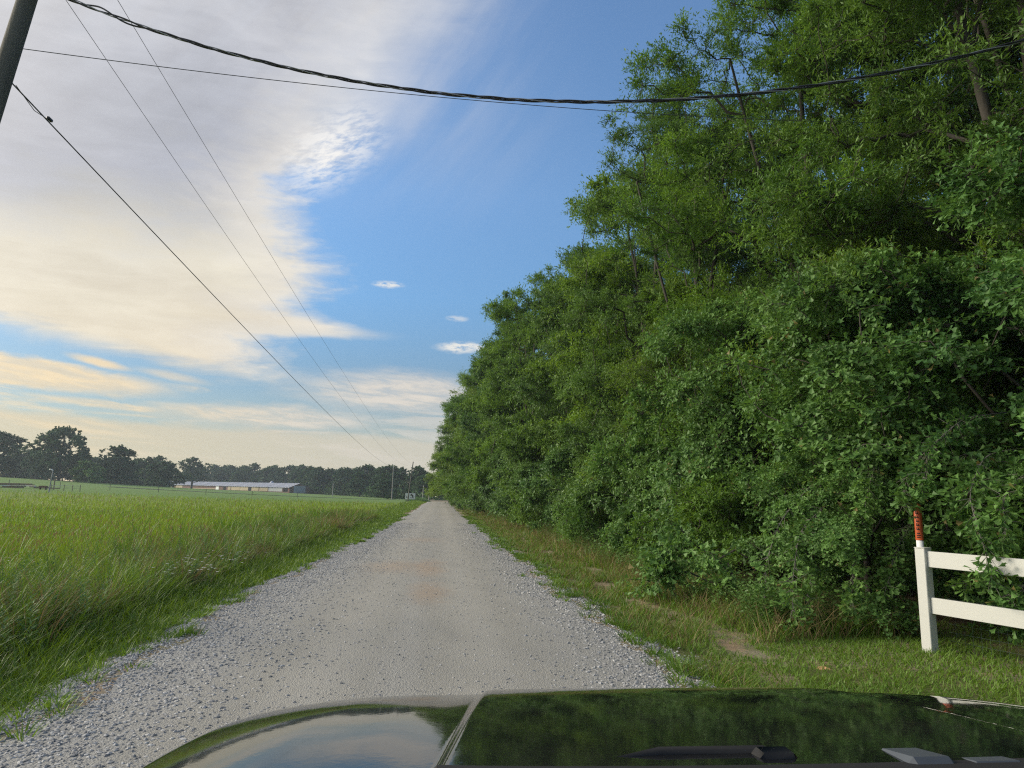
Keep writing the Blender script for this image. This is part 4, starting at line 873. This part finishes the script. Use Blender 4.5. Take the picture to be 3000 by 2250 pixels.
for zz in (1.55, 1.60, 1.65, 1.70, 1.75):            # large upright lettering, sideways
    mark(200, 246, zz, zz+.011); mark(200, 208, zz, zz+.036); mark(222, 230, zz, zz+.030)
mb.build('lettering', M['ink'], ot)

# ------------------------------------------------------------------ poles and wires
def utility_pole(x, y, z0, z1, dx, dy, r0, r1, lab, mat='pole', group=None, extra=None):
    o = thing('utility_pole', (x, y, z0), lab, 'utility pole', group); n = 12; mb = MB()
    P_ = [(dx*f, dy*f, -.4*(1-f)+(z1-z0)*f) for f in np.linspace(0, 1, n)]
    mb.tube(P_, np.linspace(r0, r1, n), 14); mb.build('shaft', M[mat], o, True); return o
# near pole, leaning towards the road
up = utility_pole(-7.78, 10.0, 0.0, 11.3, 1.55, 0.0, .165, .115, 'thick leaning wooden pole at the top left corner, carrying all the cables')
mb = MB(); mb.box((1.47, .18, 10.55), (1.9, .10, .12), None, .01); arm = mb.build('crossarm', M['pole'], up)
for q in (-.75, .15):
    mb = MB(); mb.tube([(1.34+q, .18, 10.61), (1.34+q, .18, 10.66), (1.34+q, .18, 10.70), (1.34+q, .18, 10.76)], [.03, .055, .05, .02], 10); mb.build('insulator', M['greypanel'], arm, True)
mb = MB(); mb.tube([(1.72, -.1, 9.12), (1.72, -.1, 9.17), (1.72, -.1, 9.95), (1.72, -.1, 10.02)], [.10, .165, .17, .08], 20); mb.build('transformer', M['steel'], up, True)
mb = MB(); mb.box((1.42, -.03, 9.75), (.35, .06, .08)); mb.box((1.40, -.03, 9.4), (.35, .06, .08)); mb.build('bracket', M['steel'], up)
def span(name, P0, P1, sag, rad, lab, mat='thin', n=40, clamps=None, group='cables strung along the road'):
    P0, P1 = np.array(P0), np.array(P1); f = np.linspace(0, 1, n)**1.6
    pts_ = P0+(P1-P0)*f[:, None]; pts_[:, 2] -= 4*sag*f*(1-f); mb = MB(); mb.tube(pts_, rad, 6)
    o = mb.build(name, M[mat], None, True); tag(o, lab, 'cable', group); return pts_
span('cable', (-6.2, 10.2, 10.66), (-6.68, 150, 8.75), 1.35, .0055, 'right-hand thin cable running along the road to the leaning pole')
span('cable', (-7.1, 10.2, 10.62), (-7.2, 150, 8.1), 1.95, .0055, 'left-hand thin cable running along the road to the leaning pole')
P_ = span('cable', (-6.64, 10.0, 7.75), (-13.0, 190, 9.45), 1.25, .011, 'thick black cable running from low on the near pole down to the pale far pole', 'wire')
o = thing('cable_clamp', (-6.50, 10.9, 7.62), 'small dark clamp on the thick cable next to the near pole', 'clamp'); mb = MB(); mb.box((0, 0, 0), (.05, .12, .05), None, .01); mb.tube([(0, -.9, .02), (0, -.4, -.09), (0, 0, -.02)], .006, 5); mb.build('clamp', M['wire'], o)
# crossing triplex
cp = np.array([(-6.45, 10.0, 9.36), (-5.89, 9.94, 9.09), (-5.3, 9.87, 8.85), (-4.71, 9.8, 8.60), (-3.71, 9.69, 8.30), (-1.95, 9.49, 7.92), (0.11, 9.25, 7.58), (2.2, 9.01, 7.47), (4.15, 8.78, 7.62), (6.18, 8.55, 8.02), (8.32, 8.3, 8.58), (10.6, 8.05, 9.4), (13.5, 7.7, 10.7)])
tt = np.concatenate([[0], np.cumsum(np.linalg.norm(np.diff(cp, axis=0), axis=1))]); T = np.linspace(0, tt[-1], 420)
co = np.polyfit(tt, cp[:, 2], 4); base_ = np.stack([np.interp(T, tt, cp[:, 0]), np.interp(T, tt, cp[:, 1]), np.polyval(co, T)], 1)
o = thing('service_drop', (-6.45, 10.0, 9.36), 'thick twisted three-strand cable sagging across the road from the leaning pole', 'cable')
for k_ in range(3):
    ph = T*2*math.pi/1.15+k_*2.094; ra = .0165
    # loose separation near the pole
    ra = ra*(1+2.2*np.exp(-((T-1.3)/.5)**2)*(k_ == 1))
    q = base_+np.stack([0*T, np.cos(ph)*ra, np.sin(ph)*ra], 1)-np.array([-6.45, 10.0, 9.36]); mb = MB(); mb.tube(q, .0125 if k_ < 2 else .008, 6); mb.build('strand', M['wire' if k_ < 2 else 'wire_grey'], o, True)
span('cable', (-6.62, 10.0, 8.25), (9.0, 12.5, 9.75), .25, .006, 'single thin cable crossing the sky below the twisted one into the trees', group='cables crossing the road')
utility_pole(-6.95, 150, float(ground(-6.95, 150))-.0, 9.0, .85, 0, .15, .10, 'leaning wooden pole standing in the field beside the far end of the road', 'pole')
utility_pole(-13.05, 190, .7, 9.6, .05, 0, .13, .10, 'pale straight pole in front of the far trees left of the leaning pole', 'pole_pale')

# ------------------------------------------------------------------ long poultry house
A0 = np.array((-70.0, 354.)); A1 = np.array((-184.0, 482.)); zb = 2.35
dv = (A1-A0); Lb = np.linalg.norm(dv); ang_b = math.atan2(dv[1], dv[0])
bh = thing('poultry_house', (A0[0], A0[1], zb), 'very long low shed with pale ribbed roof across the back of the field', 'shed', rz=ang_b)
Wd, eave, ridge = 11.0, 2.2, 4.3      # local x along the length, +y is towards the field
def flip(y_): return y_
# find which local side faces the camera
nside = np.array((-math.sin(ang_b), math.cos(ang_b))); side = 1 if np.dot(nside, -A0) > 0 else -1
slope_z = lambda x_: 1.2*x_/Lb
mb = MB()
for s in (1, -1):
    nseg = 76
    for i in range(nseg):
        x0, x1 = Lb*i/nseg, Lb*(i+.80)/nseg; x2 = Lb*(i+1)/nseg
        for (a, b_, up_) in ((x0, x1, 0), (x1, x2, .10)):
            y0, y1 = 0, s*(Wd/2+.6)
            V = [(a, y0, ridge+up_+slope_z(a)), (b_, y0, ridge+up_+slope_z(b_)), (b_, y1, eave-.12+up_+slope_z(b_)), (a, y1, eave-.12+up_+slope_z(a))]
            mb.raw(V+[(p_[0], p_[1], p_[2]-.12) for p_ in V], [[0, 1, 2, 3], [4, 5, 6, 7], [0, 1, 5, 4], [2, 3, 7, 6], [1, 2, 6, 5], [3, 0, 4, 7]])
mb.build('roof', M['roof'], bh)
mb = MB()
for s in (1, -1):
    mb.raw([(0, s*Wd/2, -2), (Lb, s*Wd/2, -2), (Lb, s*Wd/2, eave+slope_z(Lb)), (0, s*Wd/2, eave)], [[0, 1, 2, 3]])
for x_ in (0, Lb): mb.raw([(x_, -Wd/2, -2), (x_, Wd/2, -2), (x_, Wd/2, eave+slope_z(x_)), (x_, 0, ridge+slope_z(x_)), (x_, -Wd/2, eave+slope_z(x_))], [[0, 1, 2, 3, 4]])
mb.build('wall', M['redwall'], bh)
def wallpanel(name, f0, f1, z0, z1, mat, out_=.08):
    mb = MB(); x0, x1 = Lb*f0, Lb*f1; yb = side*(Wd/2+out_); mb.box(((x0+x1)/2, yb, (z0+z1)/2+slope_z((x0+x1)/2)), (x1-x0, .08, z1-z0)); return mb.build(name, M[mat], bh)
for f0, f1, nm_, mt in ((.01, .035, 'end_door', 'darkopen'), (.04, .12, 'side_curtain', 'greypanel'), (.125, .175, 'side_curtain', 'curtain'), (.18, .225, 'side_curtain', 'curtain'), (.226, .245, 'vent_opening', 'darkopen'), (.247, .30, 'side_curtain', 'curtain'), (.302, .36, 'side_curtain', 'curtain'), (.365, .385, 'side_curtain', 'curtain'), (.40, .418, 'vent_opening', 'darkopen'),
                        (.45, .472, 'door', 'white'), (.74, .80, 'side_curtain', 'curtain'), (.83, .86, 'side_curtain', 'curtain'), (.88, .93, 'side_curtain', 'curtain')):
    wallpanel(nm_, f0, f1, -.05, 1.85, mt)
wallpanel('side_curtain', .475, .73, .1, .5, 'curtain')
mb = MB(); mb.box((-.06, -side*0.0, 1.2), (.1, 6.5, 3.4)); mb.build('end_door', M['greypanel'], bh)
# feed bin behind the ridge
fb = A0+(A1-A0)*.26+nside*(-side)*9
o = thing('feed_bin', (fb[0], fb[1], 1.9), 'galvanised feed bin top showing above the shed roof', 'feed bin')
mb = MB(); mb.tube([(0, 0, .8), (0, 0, 1.6), (0, 0, 5.0), (0, 0, 6.2), (0, 0, 6.25)], [.3, 1.35, 1.4, .35, .3], 16); mb.build('hopper', M['galv'], o, True)
for a in range(4):
    mb = MB(); mb.tube([(1.2*math.cos(a*1.57+.7), 1.2*math.sin(a*1.57+.7), -.5), (1.2*math.cos(a*1.57+.7), 1.2*math.sin(a*1.57+.7), 2.2)], .06, 5); mb.build('leg', M['steel'], o)
mb = MB(); mb.tube([(0, 0, 5.9), (1.8, 0, 4.6)], .16, 8); mb.build('auger', M['galv'], o)

# ------------------------------------------------------------------ small things in the far field
def G(x, y): return float(ground(x, y))
# white trailer-like shed and blue tank left of the long shed
o = thing('small_shed', (-182, 466, 3.6), 'small white open shed at the left end of the long shed', 'shed')
mb = MB(); mb.box((0, 0, 1.6), (5.0, 4, 3.2)); mb.build('wall', M['white'], o); mb = MB(); mb.box((0, -.2, 3.35), (5.6, 4.8, .25)); mb.build('roof', M['galv'], o)
mb = MB(); mb.box((.5, -2.05, 1.1), (1.6, .12, 2.0)); mb.build('door', M['darkopen'], o)
o = thing('water_tank', (-160.5, 430, 3.2), 'pale blue tank on a thin frame in front of the long shed', 'tank')
mb = MB(); mb.tube([(-2.2, 0, 1.9), (-2.0, 0, 1.9), (2.0, 0, 1.9), (2.2, 0, 1.9)], [.6, 1.1, 1.1, .6], 14); mb.build('barrel', M['blue_p'], o, True)
for q in (-1.8, 1.8):
    for s in (-1, 1):
        mb = MB(); mb.box((q, s*.8, .4), (.14, .14, 1.4)); mb.build('leg', M['steel'], o)
# field pole with a bent top
def small_pole(x, y, h, dx, lab, mat='pole_pale', bent=False, rr=.13):
    o = thing('utility_pole', (x, y, G(x, y)), lab, 'utility pole'); mb = MB()
    P_ = [(0, 0, -.3), (dx*.5, 0, h*.5), (dx, 0, h)]; mb.tube(P_, [rr*1.15, rr, rr*.85], 8); mb.build('shaft', M[mat], o, True)
    if bent:
        mb = MB(); mb.tube([(dx, 0, h-.1), (dx-.28, 0, h+.12), (dx-.55, 0, h+.10)], [.06, .06, .09], 6); mb.build('lamp_arm', M['white'], o, True)
    return o
small_pole(-58.3, 110, 3.25, .25, 'short grey pole with a bent top in the field at the left', bent=True, rr=.09)
small_pole(-71.4, 108, 3.6, .2, 'pale pole cut by the left edge of the photo', bent=True, rr=.09)
small_pole(-38.0, 250, 4.6, .1, 'thin pole at the far edge of the field right of the long shed', rr=.12)
small_pole(-5.1, 200, 4.3, .22, 'thinner of two short poles beyond the end of the verge', rr=.10)
small_pole(-2.95, 183, 3.7, .05, 'short pale pole beside the end of the gravel road', rr=.11)
# yard lamp
o = thing('yard_lamp', (-19.9, 290, G(-19.9, 290)), 'round white lamp on a pole in front of the far trees', 'lamp')
mb = MB(); mb.tube([(0, 0, -.3), (0, 0, 4.3)], .07, 6); mb.build('post', M['steel'], o)
mb = MB(); mb.tube([(0, 0, 4.3), (0, 0, 4.5), (0, 0, 4.75), (0, 0, 4.95)], [.1, .36, .36, .1], 10); mb.build('globe', M['white'], o, True)
# lumber pile and trough
o = thing('lumber_pile', (-69.5, 125, G(-69.5, 125)), 'low pile of old lumber and pipes in the field at the left edge', 'lumber pile'); r = g(8)
for k_ in range(14):
    mb = MB(); xx_ = r.uniform(-6, 3); ln = r.uniform(2, 5); mb.box((xx_, r.uniform(-1, 1), .12+.16*(k_ % 5)), (ln, .22, .15), Matrix.Rotation(r.normal(0, .12), 4, 'Z')); mb.build('board', M['white' if k_ % 5 == 2 else 'timber'], o)
mb = MB(); mb.tube([(4.0, 0, -.2), (4.0, 0, 1.7)], .09, 6); mb.build('post', M['timber'], o)
o = thing('feed_trough', (-65.6, 122, G(-65.6, 122)), 'brown feed trough on legs beside the field pole', 'trough')
mb = MB(); mb.box((0, 0, .5), (1.15, .5, .28)); mb.build('tray', M['rust'], o)
for q in (-1, 1): mb = MB(); mb.box((q*.45, 0, .17), (.08, .4, .40)); mb.build('leg', M['rust'], o)
o = thing('pasture_gate', (-61.0, 120, G(-61.0, 120)), 'low pipe rail right of the field pole', 'gate')
mb = MB(); mb.tube([(-2.4, 0, .85), (2.2, 0, .85)], .035, 6); mb.tube([(-2.4, 0, .5), (2.2, 0, .5)], .025, 6); mb.build('rail', M['steel'], o)
for q in (-2.3, -.3, 1.0, 2.2): mb = MB(); mb.tube([(q, 0, -.2), (q, 0, 1.05)], .05, 6); mb.build('post', M['timber'], o)
# pasture fence line of thin posts
k_ = 0
for x_ in np.arange(-120, -28, 9.0):
    y_ = 150+(x_+28)*.1; k_ += 1; o = thing('fence_post', (x_, y_, G(x_, y_)), ORD[k_-1]+' thin post from the left along the far side of the tall grass', 'fence post', 'thin posts of the pasture fence')
    mb = MB(); mb.tube([(0, 0, -.3), (0, 0, 1.15)], .05, 5); mb.build('shaft', M['timber'], o)
# banner sign
o = thing('banner_sign', (-7.35, 168, G(-7.35, 168)), 'white rectangular sign with a dark rounded emblem behind the leaning pole', 'sign', rz=R(3))
mb = MB(); mb.box((.2, 0, 1.30), (2.35, .06, 1.42), None, .01); pn = mb.build('panel', M['white'], o)
for q in (-.95, 1.35): mb = MB(); mb.tube([(q, .06, -.4), (q, .06, 2.05)], .05, 6); mb.build('post', M['pole_pale'], o)
V = [(.30, 0), (.30, .36), (.52, .50), (.75, .44), (.98, .18), (1.06, -.18), (1.06, -.48), (.82, -.48), (.74, -.10), (.55, .14), (.34, .12)]
mb = MB(); mb.raw([(a-.1, -.036, b_+1.32) for a, b_ in V], [list(range(len(V)))]); 
mb.raw([(a, -.036, b_+1.32) for a, b_ in ((.12, -.30), (.62, -.34), (.66, -.46), (.10, -.46))], [[0, 1, 2, 3]])
mb.raw([(a, -.036, b_+1.32) for a, b_ in ((-.72, -.02), (-.52, -.05), (-.50, -.40), (-.74, -.42))], [[0, 1, 2, 3]])
mb.build('emblem', M['ink'], pn)
# row of round planted shrubs beyond the field
RB = make_tree('round_bush', 61, 1.25, .8, .05, 26, .32, 40, .16, .12, 'quad', 'far', bough=0, trunk_r=.04, twigs=False, gap=.05, skirt=.9)
for k_, x_ in enumerate((-14.9, -13.2, -11.5, -9.9)):
    plant(RB, x_, 200, k_, (1.0, 1.0, .95), ('leftmost', 'second', 'third', 'rightmost')[k_]+' small dark bush in the row left of the white sign', 'bush', 'row of small dark bushes', first=(k_ == 0), dz=.1)
# parked vehicles far behind
def far_car(x, y, L, H, lab, van=False, rz=0.0):
    o = thing('parked_car', (x, y, G(x, y)), lab, 'car', 'white vehicles parked under the far trees', rz); mb = MB()
    prof = [(-L/2, .35), (-L/2, .85), (-L*.36, .95), (-L*.22, H), (L*.22, H), (L*.40, .98), (L/2, .9), (L/2, .35)] if not van else [(-L/2, .35), (-L/2, H*.97), (-L*.45, H), (L*.28, H), (L*.40, 1.1), (L/2, 1.0), (L/2, .35)]
    n_ = len(prof); mb.raw([(a, s*.85, b_) for s in (-1, 1) for a, b_ in prof], [list(range(n_)), list(range(n_, 2*n_))]+[[i, (i+1) % n_, n_+(i+1) % n_, n_+i] for i in range(n_)]); mb.build('body', M['carwhite'], o)
    mb = MB(); mb.box((0, -.86, H*.80), (L*.42, .03, H*.22)); mb.build('window', M['glass'], o)
    for q in (-.32, .32):
        mb = MB(); mb.tube([(q*L, -.9, .34), (q*L, -.65, .34)], .34, 12); mb.build('wheel', M['rubber'], o)
far_car(-21.2, 288, 4.4, 1.5, 'white car at the far left of those under the trees')
far_car(-15.9, 288, 4.6, 2.0, 'white van under the far trees, middle of the row', True, .1)
far_car(-13.2, 289, 4.2, 1.5, 'white car next to the van under the far trees')
# post stubs and mailbox by the paved road
o = thing('roadside_post', (6.1, 197, G(6.1, 197)), 'small white post beyond the paved road, right of the gravel end', 'post'); mb = MB(); mb.tube([(0, 0, -.2), (0, 0, 1.1)], .09, 8); mb.build('shaft', M['white'], o)
o = thing('brush_pile', (-5.4, 172, G(-5.4, 172)), 'weedy mound of pale stalks at the end of the left verge', 'brush pile')
r = g(15); n = 5000; a = r.uniform(0, 6.28, n); q = r.uniform(0, 1, n)**.5; x = q*3.3*np.cos(a); y = q*3*np.sin(a)
obj('stalks', build_leaves('stalks', [blades(np.stack([x, y, 0*x], 1), (1.3*(1-q**2)+.25)*r.uniform(.6, 1.1, n), .05+0*x, r.uniform(0, .5, n), r.uniform(0, .7, n), r.uniform(-3, 3, n), 2)]), M['weed'], o)

# ------------------------------------------------------------------ the vehicle the picture was taken from
XC = 0.60
vh = thing('vehicle', (XC, 1.0, 0.0), 'glossy black vehicle bonnet in the foreground reflecting trees and sky', 'vehicle')
def hood_z(x, y):
    """height of the body skin; x from centre line, y ahead of the camera"""
    ax_ = np.abs(x)
    crown = 1.338-0.006*(ax_/1.0)**2
    v = np.clip((y-0.9), 0, None)
    fwd = 0.080*v+0.026*v**4
    b0 = 0.445-0.16*(y-2.0)                      # edge of the raised centre
    bulge = 0.020*(1-sm(1.75, 2.35, y)*.75)*(1-sm(b0-.004, b0+.022, ax_))
    valley = -0.002*np.exp(-((ax_-b0-.10)/.07)**2)
    # rounded front corners and sides
    u_ = np.clip(ax_/1.12, 0, 1.3); w_ = np.clip((y-0.35)/2.28, 0, 1.3)
    s_ = (u_**3.6+w_**3.6)**(1/3.6); side_ = 0.62*np.clip(s_-0.80, 0, None)**1.9+8*np.clip(s_-1.0, 0, None)**2
    return crown-fwd+bulge+valley-side_
ux = np.linspace(-1.13, 1.13, 420); vy = np.linspace(1.0, 2.66, 140)
HX, HY = np.meshgrid(ux, vy); HZ = np.maximum(hood_z(HX, HY), .62)
def part_grid(name, mask, mat, parent, thick=.0):
    # mask over quads
    ny, nx = HX.shape; V = np.stack([HX, HY-1.0, HZ], -1).reshape(-1, 3)
    i = np.arange((ny-1)*(nx-1)); r_, c_ = i//(nx-1), i % (nx-1); a = r_*nx+c_; F = np.stack([a, a+1, a+nx+1, a+nx], 1)[mask.reshape(-1)]
    us = np.unique(F); mp2 = np.zeros(len(V), int); mp2[us] = np.arange(len(us))
    return obj(name, mesh_from(name, V[us], mp2[F], True), M[mat], parent)
cxm = (HX[:-1, :-1]+HX[1:, 1:])/2
part_grid('bonnet', np.ones_like(cxm, bool), 'paint', vh)
# flanks, nose, wheels
mb = MB(); 
for s in (-1, 1): mb.box((s*1.08, .35, .62), (.05, 2.05, .55), None, .02)
mb.build('flank', M['paint'], vh)
mb = MB(); mb.box((0, 1.56, .66), (1.5, .06, .34), None, .02); mb.build('grille', M['rubber'], vh)
mb = MB(); mb.box((0, 1.62, .42), (1.9, .14, .22), None, .04); mb.build('bumper', M['cowl'], vh)
for s in (-1, 1):
    mb = MB(); mb.box((s*.80, 1.5, .80), (.24, .10, .18), None, .03); mb.build('headlight', M['glass'], vh)
    mb = MB(); mb.tube([(s*.98, .55, .39), (s*.92, .55, .39), (s*.76, .55, .39)], [.37, .39, .39], 28); wh = mb.build('wheel', M['rubber'], vh, True)
    mb = MB(); mb.tube([(s*.99, .55, .39), (s*.985, .55, .39)], [.23, .24], 20); mb.build('rim', M['steel'], wh)
# cowl: ribbed grey plastic below the windscreen
cwl = MB()
for (x0, x1, y0, y1, zz) in ((.04, .15, .255, .33, 1.325), (.165, .25, .245, .350, 1.334), (.27, .37, .24, .34, 1.328), (.41, .50, .235, .33, 1.325), (.53, .66, .22, .31, 1.320)):
    cwl.box(((x0+x1)/2, (y0+y1)/2, zz), (x1-x0, y1-y0, .035), Matrix.Rotation(R(-10), 4, 'X'), .012)
pmb = MB(); pmb.box((.25, .235, 1.316), (1.7, .13, .03), Matrix.Rotation(R(-8), 4, 'X'), .01); ppl = pmb.build('windscreen_trim', M['rubber'], vh); ppl.location = (0, -.135, .012)
for k_ in range(9): cwl.box((-.01+.085*k_, .265, 1.338), (.012, .07, .012), Matrix.Rotation(R(-10), 4, 'X'), .003)
cwo = cwl.build('cowl', M['cowl'], vh); cwo.location = (0, -.146, -.008)
mb = MB(); mb.tube([(-.34, .30, 1.322), (-.22, .325, 1.332), (-.04, .325, 1.332), (.0, .30, 1.325)], [.008, .012, .012, .012], 8); mb.box((-.03, .30, 1.325), (.07, .05, .04), None, .01); wpo = mb.build('wiper', M['rubber'], vh, True); wpo.location = (0, -.130, .0)
# ------------------------------------------------------------------ air
m, t, o = new_mat('air'); pvn = t.node('ShaderNodeVolumePrincipled'); t.l.new(pvn.outputs[0], o.inputs['Volume'])
pvn.inputs['Color'].default_value = (0.78, 0.90, 1.0, 1); pvn.inputs['Density'].default_value = 0.00032; pvn.inputs['Anisotropy'].default_value = 0.3
mb = MB(); mb.box((-25, 330, 17), (960, 800, 38)); tag(mb.build('haze', m), 'thin evening haze over the fields', 'haze', kind='stuff')
